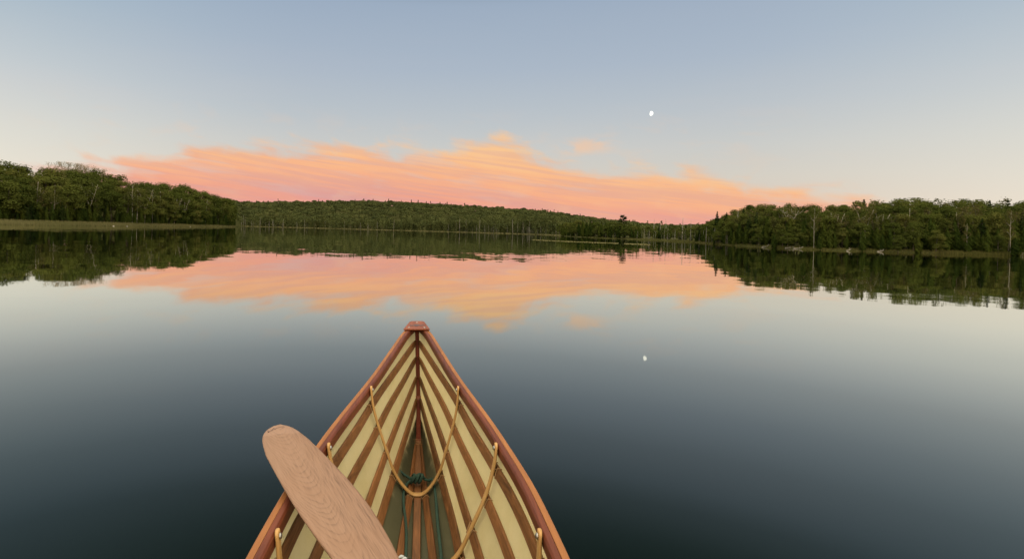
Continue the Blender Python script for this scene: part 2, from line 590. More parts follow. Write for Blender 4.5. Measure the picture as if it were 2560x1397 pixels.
SHORE = [(-1400, 60), (-600, 80), (-200, 90), (0, 97), (150, 109), (300, 132), (400, 162), (480, 192), (545, 235), (585, 275), (592, 300), (602, 470),
         (700, 480), (850, 470), (1000, 440), (1150, 395), (1240, 355), (1340, 320), (1392, 290), (1405, 215), (1440, 185), (1490, 160),
         (1560, 145), (1640, 128), (1720, 106), (1800, 83), (1860, 72), (1930, 65), (2000, 61), (2150, 58), (2300, 57), (2560, 56), (2760, 54),
         (3200, 50), (4000, 44)]
SHORE_T = [(px_t(p), d) for p, d in SHORE]
HILL = [(-1400, 480), (500, 507), (600, 506), (700, 505), (800, 504), (900, 502), (1000, 506), (1100, 511), (1200, 518), (1300, 524),
        (1400, 533), (1500, 547), (1600, 557), (1660, 562), (1720, 563), (1800, 556), (1900, 545), (2600, 545), (4000, 545)]
RIDGE = 900.0
HILL_T = [(px_t(p), (hor_px(p) - y) / F * RIDGE + HC - 9.0) for p, y in HILL]
SLOPE_T = [(px_t(p), s) for p, s in [(-1400, .075), (300, .075), (560, .05), (600, .02), (1380, .02), (1400, .004), (1780, .004), (1850, .03), (2600, .04), (4000, .04)]]


def shore_d(t):
    return interp(SHORE_T, t)


def sstep(x):
    x = min(max(x, 0.0), 1.0)
    return x * x * (3 - 2 * x)


def ground_z(t, y):
    d = shore_d(t)
    e = y - d
    if e < 0:
        return max(-1.9, 0.12 * e) - 0.02
    z = 0.22 * min(1.0, e / 2.5) + interp(SLOPE_T, t) * min(e, 70.0)
    y0 = max(d + 40.0, 340.0)
    if y > y0:
        z += interp(HILL_T, t) * sstep((y - y0) / (RIDGE - y0)) ** 0.9
    return z


tcols = np.concatenate([np.linspace(-2.6, -1.0, 40, endpoint=False), np.linspace(-1.0, 1.4, 480, endpoint=False), np.linspace(1.4, 2.6, 30)])
eoffs = [-25, -16, -8, -3, -1, -0.2, 0.4, 1.2, 2.5, 5, 9, 14, 22, 32, 46, 65]
rows = []
for e in eoffs:
    row = []
    for tt in tcols:
        d_ = shore_d(tt)
        y = max(d_ + e, 8.0)
        row.append((tt * y, y, ground_z(tt, y)))
    rows.append(row)
for k in range(1, 24):
    row = []
    for tt in tcols:
        y = shore_d(tt) + 65 + (3200 - 65 - shore_d(tt)) * (k / 23.0) ** 2.2
        row.append((tt * y, y, ground_z(tt, y)))
    rows.append(row)
g = MB()
g.grid(rows)
tag(g.build('ground', M['ground'], smooth=True), kind='structure')
g = MB()
ring = [(4500 * math.cos(a), 4500 * math.sin(a), -2.6) for a in [2 * math.pi * k / 96 for k in range(96)]]
g.add(ring, [tuple(range(96))])
tag(g.build('lake_bed', M['bed']), kind='structure')


def spot(px, e):
    """a point e metres behind the shore line, seen at photo column px"""
    tt = px_t(px)
    y = shore_d(tt) + e
    return Vector((tt * y, y, ground_z(tt, y)))


def height_for(px, top_py, p):
    return max(0.5, (hor_px(px) - top_py) / F * p.y + HC - p.z)


# ------------------------------------------------------------------ the canoe
PSI = 0.0
CP, SP = math.cos(PSI), math.sin(PSI)


def boat(x, y, z):
    """boat coordinates (right, forward, up) to the world: heading, a slight heel, camera roll"""
    x = x - 0.0105 * (3.4 - y) - 0.026 * (z - 0.33)
    X = x * CP + y * SP
    Y = -x * SP + y * CP
    zz = z - HC
    return Vector((X * CR - zz * SR, Y, X * SR + zz * CR + HC))


YM = 0.5                     # amidships; the stern half mirrors the bow half


def yeff(y):
    return YM + abs(y - YM)


zstem_tab = pchip([-.11, -.105, -.095, -.08, -.05, 0.0, .10, .30, .50], [0.4, 1.2, 2.2, 2.70, 2.98, 3.125, 3.25, 3.34, 3.415])


def stem_y(z):
    return zstem_tab(z)


_sz = np.linspace(-.11, .50, 300)
_sy = np.array([zstem_tab(q) for q in _sz])


def stem_z(y):
    return float(np.interp(y, _sy, _sz))


WG = pchip([0.4, 1.0, 1.237, 1.48, 1.89, 2.52, 2.95, 3.27, 3.41], [.360, .358, .3545, .346, .2995, .187, .115, .058, .014])   # skin at gunwale
ZG = pchip([0.4, 1.2, 1.5, 1.94, 2.52, 3.27, 3.42], [.325, .34, .35, .37, .411, .480, .492])
WS = [None,
      pchip([0.4, 1.2, 1.437, 1.60, 1.90, 2.10, 2.43, 2.9, 3.36], [.350, .344, .336, .323, .277, .243, .194, .104, .016]),
      pchip([0.4, 1.2, 1.52, 1.94, 2.20, 2.58, 2.95, 3.33], [.318, .308, .288, .240, .199, .145, .080, .016]),
      pchip([0.4, 1.2, 1.68, 1.90, 2.40, 2.645, 2.97, 3.29], [.262, .246, .214, .191, .137, .106, .060, .016]),
      pchip([0.4, 1.2, 1.90, 2.35, 2.68, 2.96, 3.24], [.19, .184, .155, .113, .078, .046, .016]),
      pchip([0.4, 1.2, 1.94, 2.29, 2.89], [.09, .082, .063, .044, .017])]
ZS = [None,
      pchip([0.4, 1.2, 1.85, 2.4, 3.36], [.235, .245, .282, .320, .396]),
      pchip([0.4, 1.2, 1.85, 2.4, 3.33], [.13, .14, .180, .222, .301]),
      pchip([0.4, 1.2, 1.85, 2.4, 3.29], [.03, .04, .075, .115, .192]),
      pchip([0.4, 1.2, 1.85, 2.4, 3.24], [-.05, -.045, -.02, .012, .078]),
      pchip([0.4, 1.2, 1.94, 2.33, 2.89], [-.092, -.09, -.085, -.079, -.058])]
YEND = [3.415, 3.36, 3.33, 3.29, 3.24, 2.89]
THK = 0.011


def section(y):
    """half section from gunwale to keel: (w, z)"""
    e = min(yeff(y), 3.408)
    zs = stem_z(e)
    pts = [(WG(e), ZG(e))]
    for i in range(1, 6):
        z = ZS[i](e)
        if e >= YEND[i] or z < zs:
            pts.append((.013, max(zs, -.2)))
        else:
            pts.append((WS[i](e), z))
    pts.append((.008, zs - 0.002))
    # keep lower points below upper ones where they fold onto the stem
    for i in range(1, len(pts)):
        if pts[i][1] > pts[i - 1][1]:
            pts[i] = (min(pts[i][0], pts[i - 1][0]), pts[i - 1][1] - 0.0004)
    return pts


canoe = empty('canoe', boat(0, YM, -.11))
tag(canoe, 'cream skin canoe with brown wooden stringers and red gunwales floating on the lake', 'canoe')
bpy.context.view_layer.update()
CINV = canoe.matrix_world.inverted()


def bl(x, y, z):
    return CINV @ boat(x, y, z)


stations = np.concatenate([np.linspace(YM - 2.905, 0.9, 40, endpoint=False), np.linspace(0.9, 2.8, 70, endpoint=False), np.linspace(2.8, 3.405, 60)])
rows, wline_r, wline_l = [], [], []
for y in stations:
    half = section(y)
    fine_ = []
    for (a, b) in zip(half[:-1], half[1:]):
        for k in range(4):
            q = k / 4
            fine_.append((a[0] + (b[0] - a[0]) * q, a[1] + (b[1] - a[1]) * q))
    fine_.append(half[-1])
    rpts = [(wv, y, z) for wv, z in fine_]
    lpts = [(-wv, y, z) for wv, z in fine_[::-1]]
    full = rpts + lpts
    rows.append([bl(*q) for q in full])
    for pts, dest in ((rpts, wline_r), (lpts[::-1], wline_l)):
        wp = [boat(*q) for q in pts]
        for a, b in zip(wp[:-1], wp[1:]):
            if a.z > 0 >= b.z:
                q = a.z / (a.z - b.z)
                dest.append(a.lerp(b, q))
                break
hull = MB()
hull.grid(rows)
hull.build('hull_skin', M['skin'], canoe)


def strip(path, wdir, ndir, wid, thk, name, mat, bevel=0.002, smooth=False, taper=None):
    """flat batten: path points (boat coords), width and inward directions per point"""
    b = MB()
    secs = []
    for k, (p, wd, nd) in enumerate(zip(path, wdir, ndir)):
        p, wd, nd = Vector(p), Vector(wd).normalized(), Vector(nd).normalized()
        ww = wid * (taper[k] if taper else 1.0)
        secs.append([bl(*(p + wd * s * ww / 2 + nd * q)) for s, q in ((-1, 0.0), (1, 0.0), (1, thk), (-1, thk))])
    b.sweep(secs)
    return b.build(name, mat, canoe, bevel=bevel)


def batten_frames(i, s):
    """stringer i on side s, along the whole hull"""
    e1 = YEND[i] - 0.006
    ys = np.concatenate([np.linspace(2 * YM - e1, 0.9, 24, endpoint=False), np.linspace(0.9, e1, 60)])
    P, Wd, N = [], [], []
    for y in ys:
        sec = section(y)
        w0, z0 = sec[i]
        up, dn = sec[i - 1], sec[i + 1]
        tw, tz = up[0] - dn[0], up[1] - dn[1]
        ln = math.hypot(tw, tz) or 1.0
        tw, tz = tw / ln, tz / ln
        nw, nz = -tz, tw               # inward (towards the centre) and up
        off = 0.004
        P.append((s * (w0 + nw * off), y, z0 + nz * off))
        Wd.append((s * tw, 0, tz))
        N.append((s * nw, 0, nz))
    tp = [1.0] * len(ys)
    for k in range(3):
        tp[k] = tp[-1 - k] = (0.55, 0.85, 0.97)[k]
    return P, Wd, N, tp


SW = [0, .036, .034, .033, .034, .030]
for i in range(1, 6):
    for s in (1, -1):
        P, Wd, N, tp = batten_frames(i, s)
        strip(P, Wd, N, SW[i], THK, 'stringer', M['stringer'], taper=tp)

# keelson: laminated strip along the bottom, then the stem rising to the deck
ys = np.linspace(2 * YM - 2.95, 2.95, 70)
P = [(0, y, stem_z(yeff(y)) + .004) for y in ys]
strip(P, [(1, 0, 0)] * len(P), [(0, 0, 1)] * len(P), .030, .017, 'keelson', M['stringer'])
for sgn in (1, -1):
    zs = np.linspace(-.062, .480, 40)
    P = [(0, YM + sgn * (stem_y(z) - .012 - YM), z) for z in zs]
    N = []
    for k in range(len(P)):
        a, b = Vector(P[max(k - 1, 0)]), Vector(P[min(k + 1, len(P) - 1)])
        tv = (b - a).normalized()
        N.append(tv.cross(Vector((1, 0, 0))).normalized() * (1 if tv.cross(Vector((1, 0, 0))).y * sgn < 0 else -1))
    strip(P, [(1, 0, 0)] * len(P), N, .025, .020, 'stem', M['stem'])
# scarf joint block where stem and keelson are glued
P = [(0, stem_y(z) - .031, z) for z in (.045, .07, .10)]
strip(P, [(1, 0, 0)] * 3, [(0, -1, 0)] * 3, .031, .008, 'stem_splice', M['deck'], bevel=.004)

# gunwales: dark inner rail, orange outer rail
for s in (1, -1):
    for nm, mat, o0, o1, ztop, hgt in (('inwale', M['inwale'], -.0215, -.0010, .006, .036), ('outwale', M['outwale'], .0010, .0215, .003, .026)):
        b = MB()
        secs = []
        for y in np.concatenate([np.linspace(2 * YM - 3.40, 0.9, 30, endpoint=False), np.linspace(0.9, 3.40, 90)]):
            wv, z = WG(yeff(y)), ZG(yeff(y))
            i0, i1 = max(wv + o0, .002), max(wv + o1, .004)
            if nm == 'inwale':
                prof = [(i0, ztop - hgt), (i0 + .001, ztop - .006), (i0 + .006, ztop), (i1, ztop), (i1, ztop - hgt)]
            else:
                prof = [(i0, ztop - hgt), (i0, ztop), (i1 - .005, ztop), (i1, ztop - .005), (i1, ztop - hgt)]
            secs.append([bl(s * a, y, z + q) for a, q in prof])
        b.sweep(secs)
        b.build(nm, mat, canoe, bevel=.0015)

# deck plate over the bow, three bolts and a small dark emblem
dk0, dk1 = 3.250, 3.462
outl = []
for a in np.linspace(0, 1, 7):
    outl.append((.081 - .030 * a, dk0 + (dk1 - .035 - dk0) * a))
for a in np.linspace(0.15, 1, 6):
    ang = a * math.pi / 2
    outl.append((.027 + .024 * math.cos(ang), dk1 - .035 + .035 * math.sin(ang)))
outl = outl + [(-x, y) for x, y in outl[::-1]]


def deck_z(y):
    return .4875 + (y - dk0) * .055


b = MB()
n = len(outl)
top = [bl(x, y, deck_z(y) + .009) for x, y in outl]
bot = [bl(x, y, deck_z(y)) for x, y in outl]
b.add(top + bot, [tuple(range(n))[::-1], tuple(range(n, 2 * n))] + [(i, (i + 1) % n, n + (i + 1) % n, n + i) for i in range(n)])
deck = b.build('deck_plate', M['deck'], canoe, bevel=.003)


def dome(center, normal, rad, hgt, parent, name='bolt', mat=None):
    c, nrm_ = Vector(center), Vector(normal).normalized()
    u = nrm_.orthogonal().normalized()
    v = nrm_.cross(u)
    secs = []
    for a in (0.0, .35, .7, 1.0, 1.3):
        rr = rad * math.cos(a)
        secs.append([c + nrm_ * hgt * math.sin(a) + (u * math.cos(q) + v * math.sin(q)) * rr for q in [2 * math.pi * k / 14 for k in range(14)]])
    b_ = MB()
    b_.sweep(secs)
    return b_.build(name, mat or M['steel'], parent, smooth=True)


upv = (bl(0, 1, 1) - bl(0, 1, 0))
for (x, y) in ((-.048, 3.284), (.048, 3.284), (0, 3.418)):
    dome(bl(x, y, deck_z(y) + .009), upv, .0085, .003, deck)
# emblem: a long low mark with a dome in the middle
em = [(-.046, .006), (-.040, .012), (-.030, .007), (-.020, .010), (-.014, .017), (-.005, .022), (.005, .022), (.014, .017), (.022, .010), (.032, .008), (.046, .014),
      (.040, .003), (.028, -.002), (.016, .001), (.006, -.005), (-.006, -.005), (-.016, .001), (-.028, -.003), (-.040, -.002)]
b = MB()
ey = 3.326
top = [bl(x, ey + q * 2.0, deck_z(ey + q * 2.0) + .0102) for x, q in em]
bot = [bl(x, ey + q * 2.0, deck_z(ey + q * 2.0) + .0088) for x, q in em]
n = len(em)
b.add(top + bot, [tuple(range(n))[::-1], tuple(range(n, 2 * n))] + [(i, (i + 1) % n, n + (i + 1) % n, n + i) for i in range(n)])
b.build('emblem', M['ink'], deck)


# bent ribs, each lashed to the stringers and bolted to the inwales
def make_rib(y):
    sec = section(y)
    gw, gz = sec[0]
    pts = []
    ins = THK + .006
    side = [(gw - .0265, gz + .013), (gw - .029, gz - .03)]
    for i in range(1, 6):
        w0, z0 = sec[i]
        up, dn = sec[i - 1], sec[i + 1]
        tw, tz = up[0] - dn[0], up[1] - dn[1]
        ln = math.hypot(tw, tz)
        nw, nz = -tz / ln, tw / ln
        if i == 1:
            ins_ = ins + .004
        else:
            ins_ = ins
        side.append((w0 + nw * ins_, z0 + nz * ins_))
    bottom = (0.0, stem_z(yeff(y)) + .027)
    pts = [(x, y, z) for x, z in side] + [(0, y, bottom[1])] + [(-x, y, z) for x, z in side[::-1]]
    # relax into a springy U
    P = catmull(pts, 8)
    for _ in range(30):
        Q = P[:]
        for k in range(4, len(P) - 4):
            Q[k] = P[k] * 0.5 + (P[k - 1] + P[k + 1]) * 0.25
        P = Q
    b_ = MB()
    secs = []
    for k, p_ in enumerate(P):
        tv = (P[min(k + 1, len(P) - 1)] - P[max(k - 1, 0)]).normalized()
        nv = tv.cross(Vector((0, 1, 0))).normalized()
        ww = .0140
        if k in (0, len(P) - 1):
            ww = .007
        elif k in (1, len(P) - 2):
            ww = .0125
        th = .0048
        ring_ = []
        for a in [2 * math.pi * q / 12 for q in range(12)]:
            ca, sa = math.cos(a), math.sin(a)
            cx = math.copysign(abs(ca) ** .6, ca) * ww
            cz = math.copysign(abs(sa) ** .6, sa) * th
            ring_.append(bl(*(p_ + Vector((0, 1, 0)) * cx + nv * cz)))
        secs.append(ring_)
    b_.sweep(secs)
    rib_ = b_.build('rib', M['rib'], canoe, smooth=True)
    for s in (1, -1):
        dome(bl(s * (gw - .0325), y, gz - .003), bl(-s, y, .15) - bl(0, y, 0), .0082, .006, rib_, 'bolt')
    # twine lashings
    for i in range(1, 6):
        for s in (1, -1):
            lash = MB()
            for dy in (-.021, -.0165, .0165, .021):
                yy = y + dy + random.uniform(-.0015, .0015)
                se = section(yy)
                w0, z0 = se[i]
                up, dn = se[i - 1], se[i + 1]
                tw, tz = up[0] - dn[0], up[1] - dn[1]
                ln = math.hypot(tw, tz)
                tw, tz = tw / ln, tz / ln
                nw, nz = -tz, tw
                hw = SW[i] / 2 + .0015
                loop = []
                for (q, o_) in ((-hw, .002), (-hw, .0165), (0, .0175), (hw, .0165), (hw, .002)):
                    loop.append(bl(s * (w0 + tw * q + nw * o_), yy + (.004 if q > 0 else -.004) * (1 if dy > 0 else -1), z0 + tz * q + nz * o_))
                lash.tube(loop, .0010, 5)
            # two turns over the rib itself
            for q0 in (-.35, .35):
                w0, z0 = sec[i]
                up, dn = sec[i - 1], sec[i + 1]
                tw, tz = up[0] - dn[0], up[1] - dn[1]
                ln = math.hypot(tw, tz)
                tw, tz = tw / ln, tz / ln
                nw, nz = -tz, tw
                q = q0 * SW[i]
                # over the rib's real inner face
                base_ = Vector((s * (w0 + tw * q), y, z0 + tz * q))
                near = min(P, key=lambda pp: (pp - base_).length)
                dist_ = (near - base_).dot(Vector((s * nw, 0, nz))) + .0052
                lp = []
                for dy, o_ in ((-.021, .015), (-.0145, dist_ - .004), (-.008, dist_), (.008, dist_), (.0145, dist_ - .004), (.021, .015)):
                    lp.append(bl(s * (w0 + tw * q + nw * o_), y + dy, z0 + tz * q + nz * o_))
                lash.tube(lp, .0008, 5)
            lash.build('lashing', M['twine'], rib_)
    # strap over the keelson
    st = MB()
    zz = bottom[1]
    lowest = min(P, key=lambda pp: abs(pp.x))
    for dy in (-.016, .016):
        st.tube([bl(-.017, y + dy, zz - .02), bl(-.0165, y + dy, lowest.z + .004), bl(.0165, y + dy, lowest.z + .004), bl(.017, y + dy, zz - .02)], .0011, 5)
    for dx in (-.0165, .0165):
        st.tube([bl(dx, y - .017, lowest.z - .004), bl(dx, y - .008, lowest.z + .0062), bl(dx, y + .008, lowest.z + .0062), bl(dx, y + .017, lowest.z - .004)], .0011, 5)
    st.build('lashing', M['twine'], rib_)
    return rib_


for ry in (2.35, 1.81, 1.324, 0.80):
    make_rib(ry)
# small wire tie low on the stem
b = MB()
for dz in (-.012, .0, .012):
    b.tube([bl(-.026, 2.84, -.028 + dz), bl(-.014, 2.825, -.022 + dz), bl(.014, 2.825, -.022 + dz), bl(.026, 2.84, -.028 + dz)], .0010, 5)
b.build('wire_tie', M['twine'], canoe)

# ------------------------------------------------------------------ water with the hull's own waterline cut out of it
wl = [p_ for p_ in wline_r] + [p_ for p_ in wline_l[::-1]]
wl = [Vector((p_.x, p_.y, 0)) for p_ in wl]
clean = [wl[0]]
for p_ in wl[1:]:
    if (p_ - clean[-1]).length > 0.004:
        clean.append(p_)
wl = clean
cen = Vector(boat(0, YM, 0))
cen.z = 0
N_ = len(wl)
rings = [wl]
dirs = []
for p_ in wl:
    d_ = (p_ - cen)
    dirs.append(math.atan2(d_.y, d_.x))
dirs = np.unwrap(np.array(dirs))
span = dirs[-1] - dirs[0]
uni = dirs[0] + np.arange(N_) / N_ * (2 * math.pi if span > 0 else -2 * math.pi)
for rad, blend in ((3.6, .35), (6, .7), (12, 1), (40, 1), (150, 1), (600, 1), (2000, 1), (4400, 1)):
    rr = []
    for k in range(N_):
        a = dirs[k] * (1 - blend) + uni[k] * blend
        rr.append(cen + Vector((math.cos(a), math.sin(a), 0)) * rad)
    rings.append(rr)
b = MB()
b.grid(rings, True)
wat = b.build('lake_water', M['water'])
bm = bmesh.new()
bm.from_mesh(wat.data)
for f_ in bm.faces:
    f_.normal_update()
    if f_.normal.z < 0:
        f_.normal_flip()
bm.to_mesh(wat.data)
bm.free()
tag(wat, kind='structure')


# ------------------------------------------------------------------ paddle lying across the left gunwale
def pray(px, py):
    """direction of a photo pixel, in the tilted camera frame"""
    return Vector(((px - CX) / F, 1.0, (CY - py) / F))


def camworld(v):
    return Vector((v.x * CR - v.z * SR, v.y, v.x * SR + v.z * CR + HC))


A0 = Vector((-.354, 1.633, -.715 + .010))           # where the blade's axis crosses the rail, camera-frame coordinates
AX = Vector((-.126, .217, .035)).normalized()  # towards the tip
GD = Vector((.042, .35, .02)).normalized()
PN = AX.cross(GD).normalized()
if PN.z < 0:
    PN = -PN
PW = PN.cross(AX).normalized()                # across the blade
edge_l = [(700, 1063), (683, 1066), (668, 1074), (658, 1086), (655, 1100), (658, 1116), (665, 1140), (680, 1168), (701, 1206), (724, 1246), (752, 1290), (788, 1341), (830, 1397)]
edge_r = [(700, 1063), (716, 1064), (731, 1069), (748, 1079), (772, 1098), (802, 1127), (836, 1162), (868, 1196), (900, 1234), (930, 1274), (952, 1310), (975, 1350), (998, 1397)]


def on_plane(px, py):
    d_ = pray(px, py)
    k = A0.dot(PN) / d_.dot(PN)
    q = d_ * k - A0
    return q.dot(AX), q.dot(PW)


L_ = [on_plane(*q) for q in edge_l]
R_ = [on_plane(*q) for q in edge_r]
axmin = min(L_[-1][0], R_[-1][0])
tipx = max(L_[0][0], R_[0][0])


def edge_f(pts):
    pts = sorted(pts)
    return lambda a: float(np.interp(a, [q[0] for q in pts], [q[1] for q in pts]))


fl, fr = edge_f(L_), edge_f(R_)
paddle = empty('paddle', camworld(A0))
tag(paddle, 'pale pinkish wooden canoe paddle with its blade resting across the left gunwale', 'paddle')
bpy.context.view_layer.update()
rot = Matrix((AX, PW, PN)).transposed()
camrot = Matrix(((CR, 0, -SR), (0, 1, 0), (SR, 0, CR)))
paddle.rotation_euler = (camrot @ rot).to_euler()
# blade in its own frame: x along the axis, y across, z out of the face
c_end = 0.5 * (fl(axmin + .05) + fr(axmin + .05))
stx = [tipx - (tipx - axmin) * (k / 46.0) ** 1.35 for k in range(47)]
secs = []
last = None
for a in stx:
    y0, y1 = sorted((fl(a), fr(a)))
    if a == tipx or y1 - y0 < .01:
        y0, y1 = y0 - .006, y1 + .006
    c, hw = (y0 + y1) / 2, (y1 - y0) / 2
    last = (a, c, hw)
    q = (tipx - a) / (tipx - axmin)
    th = .0045 + .0055 * min(1, q * 1.2)
    ring_ = []
    for s_, z_ in ((-1, .0), (-.985, .35), (-.9, .62), (-.5, .88), (0, 1), (.5, .88), (.9, .62), (.985, .35), (1, 0), (.985, -.35), (.9, -.62), (.5, -.88), (0, -1), (-.5, -.88), (-.9, -.62), (-.985, -.35)):
        ring_.append((a, c + s_ * hw, z_ * th))
    secs.append(ring_)
# throat narrowing to the shaft, beyond the bottom of the frame
a, c, hw = last
for k in range(1, 13):
    q = k / 12
    aa = a - .22 * q
    h2 = hw * (1 - sstep(q)) + .016 * sstep(q)
    th = .010 + .005 * sstep(q)
    secs.append([(aa, c + s_ * h2, z_ * th) for s_, z_ in ((-1, .0), (-.985, .35), (-.9, .62), (-.5, .88), (0, 1), (.5, .88), (.9, .62), (.985, .35), (1, 0), (.985, -.35), (.9, -.62), (.5, -.88), (0, -1), (-.5, -.88), (-.9, -.62), (-.985, -.35))])
b = MB()
b.sweep(secs)

m, t, p = material('weathered_cedar_blade')
co = t.new('ShaderNodeTexCoord').outputs['Object']
sp = t.new('ShaderNodeSeparateXYZ')
t.l.new(co, sp.inputs[0])
ox, oy = sp.outputs[0], sp.outputs[1]
wob = t.noise(co, 5.0, 3.0, 0.55)
wob2 = t.noise(co, 26.0, 3.0, 0.6)
# flat-sawn figure: nested tongues down the left half of the blade, straight fine grain on the right
yy = t.math('ADD', oy, -0.022)
par = t.math('MULTIPLY', t.math('MULTIPLY', yy, yy), -42.0)
ph = t.math('ADD', t.math('ADD', ox, par), t.math('MULTIPLY', wob, 0.16))
ph = t.math('ADD', ph, t.math('MULTIPLY', wob2, 0.035))
rings_ = t.math('FRACT', t.math('MULTIPLY', ph, 34.0))
lines = t.math('MULTIPLY', t.math('POWER', rings_, 3.5), t.smooth(rings_, 1.0, 0.9))
strp = t.math('ADD', t.math('ADD', oy, t.math('MULTIPLY', ox, 0.10)), t.math('MULTIPLY', wob, 0.05))
strn = t.noise(t.combine(t.math('MULTIPLY', ox, 0.05), t.math('MULTIPLY', strp, 1.0), 0.0), 170.0, 3.0, 0.6)
strt = t.math('MULTIPLY', t.smooth(strn, 0.42, 0.72), 0.8)
fcat = t.smooth(t.math('ADD', oy, t.math('MULTIPLY', t.math('SUBTRACT', wob, 0.5), 0.05)), -0.030, 0.014)
fade = t.smooth(t.noise(co, 8.0, 2.0, 0.5), 0.30, 0.55)
lines = t.math('MULTIPLY', lines, t.math('ADD', t.math('MULTIPLY', fade, 0.75), 0.25))
l01 = t.math('ADD', t.math('MULTIPLY', lines, fcat), t.math('MULTIPLY', strt, t.math('SUBTRACT', 1.0, fcat)))
fibre_map = t.new('ShaderNodeMapping')
fibre_map.inputs['Scale'].default_value = (12, 260, 60)
t.l.new(co, fibre_map.inputs[0])
fibre = t.noise(fibre_map.outputs[0], 1.0, 3.0, 0.6)
big = t.noise(co, 6.0, 3.0, 0.55)
col = t.mix(t.math('MULTIPLY', l01, 0.8), (0.205, 0.116, 0.069, 1), (0.060, 0.028, 0.014, 1))
col = t.mix(t.math('MULTIPLY', t.smooth(fibre, 0.40, 0.62), 0.6), col, (0.245, 0.145, 0.092, 1))
col = t.mix(t.math('MULTIPLY', t.smooth(big, 0.45, 0.7), 0.4), col, (0.20, 0.106, 0.057, 1))
# paler band at the tip
col = t.mix(t.math('MULTIPLY', t.smooth(t.math('ADD', ox, t.math('MULTIPLY', t.noise(co, 18.0, 2.0), 0.03)), 0.178, 0.185), 0.35), col, (0.28, 0.175, 0.125, 1))
t.l.new(col, p.inputs['Base Color'])
p.inputs['Roughness'].default_value = 0.55
bp = t.new('ShaderNodeBump')
bp.inputs['Strength'].default_value = 0.3
bp.inputs['Distance'].default_value = 0.0015
t.l.new(t.math('ADD', l01, t.math('MULTIPLY', fibre, 0.4)), bp.inputs['Height'])
t.l.new(bp.outputs[0], p.inputs['Normal'])
M['blade'] = m
blade = b.build('blade', M['blade'], paddle, smooth=True)
# shaft and grip
b = MB()
sx = a - .22
b.tube([(sx + .02, c, 0), (sx - .1, c, 0), (sx - .5, c, 0), (sx - .8, c, 0)], [.0155, .0155, .0155, .0155], 14)
b.build('shaft', M['blade'], paddle, smooth=True)
b = MB()
gsec = []
for q in range(9):
    u_ = q / 8
    hw_ = .016 + .030 * math.sin(u_ * math.pi * .55) * (1 if u_ < .9 else .85)
    gsec.append([(sx - .79 - .085 * u_, c + hw_ * math.cos(k * math.pi / 7), .014 * math.sin(k * math.pi / 7)) for k in range(14)])
b.sweep(gsec)
b.build('grip', M['blade'], paddle, smooth=True)
# pencilled signature along the tip
b = MB()


def pen(pts_px, rad):
    pts3 = []
    for q in pts_px:
        u_, v_ = on_plane(*q)
        pts3.append((u_, v_, .0056))
    b.tube(pts3, rad, 4)


pen([(667.5, 1079.5), (672, 1083), (669, 1083), (675, 1080), (678, 1079.5)], .0007)
pen([(678, 1079.5), (681, 1076), (679.5, 1078.5), (683, 1076.5), (682, 1074), (685, 1073.5), (686, 1076.5), (689, 1075.5), (688, 1074.5), (692, 1072.5)], .0005)
pen([(692, 1072.5), (694, 1072.8), (696, 1071.5), (703, 1070), (709, 1068.5)], .0004)
pen([(704.5, 1072.8), (712, 1071.2)], .0004)
sg = b.build('signature', M['ink'], blade)

# ------------------------------------------------------------------ rope knotted over the keelson
rope = empty('rope', boat(0, 2.44, -.06))
tag(rope, 'dark green rope knotted over the keel in the bow, its ends trailing along the floor', 'rope')
bpy.context.view_layer.update()
RINV = rope.matrix_world.inverted()


def rl(x, y, z):
    return RINV @ boat(x, y, z)


def cord(pts, rad, name, sub=6, sides=8):
    b_ = MB()
    b_.tube(catmull([rl(*q) for q in pts], sub), rad, sides)
    return b_.build(name, M['rope'], rope, smooth=True)


ky = 2.437
kz = -.036
# the knot: three fat turns round the standing parts
b = MB()
for k, x0 in enumerate((-.022, -.004, .014)):
    loop = []
    for q in range(13):
        a = 2 * math.pi * q / 12
        loop.append(rl(x0 + .010 * math.cos(a + .5) + .004 * math.sin(a), ky + .017 * math.sin(a), kz + .016 * math.cos(a)))
    b.tube(catmull(loop, 3), .0072, 8)
b.tube(catmull([rl(-.036, ky, kz - .004), rl(-.01, ky - .012, kz + .012), rl(.012, ky + .010, kz + .014), rl(.034, ky, kz - .002)], 6), .0075, 8)
b.build('knot', M['rope'], rope, smooth=True)
cord([(-.030, ky, kz), (-.050, ky + .01, kz + .006), (-.075, ky + .03, kz + .016), (-.094, ky + .045, kz + .026)], .0055, 'rope_end')
cord([(.028, ky, kz - .002), (.050, ky - .004, kz - .006), (.066, ky + .004, kz - .004), (.080, ky + .015, kz + .002)], .0062, 'rope_end')
b = MB()
for k in range(9):
    b.tube([rl(-.093, ky + .045, kz + .026), rl(-.100 + random.uniform(-.006, .004), ky + .055 + random.uniform(-.01, .01), kz + .034 + random.uniform(-.008, .008))], .0012, 4)
b.build('frayed_end', M['rope'], rope)
cord([(-.028, ky, kz - .006), (-.048, 2.40, -.045), (-.060, 2.33, -.050), (-.056, 2.24, -.058), (-.042, 2.10, -.066), (-.038, 1.97, -.071), (-.036, 1.82, -.073), (-.034, 1.60, -.074), (-.03, 1.3, -.076)], .0058, 'floor_line')
cord([(.070, ky - .01, -.040), (.076, 2.36, -.036), (.080, 2.27, -.040), (.082, 2.10, -.044), (.086, 1.97, -.045), (.090, 1.8, -.049), (.092, 1.5, -.054), (.094, 1.3, -.058)], .0066, 'floor_line')

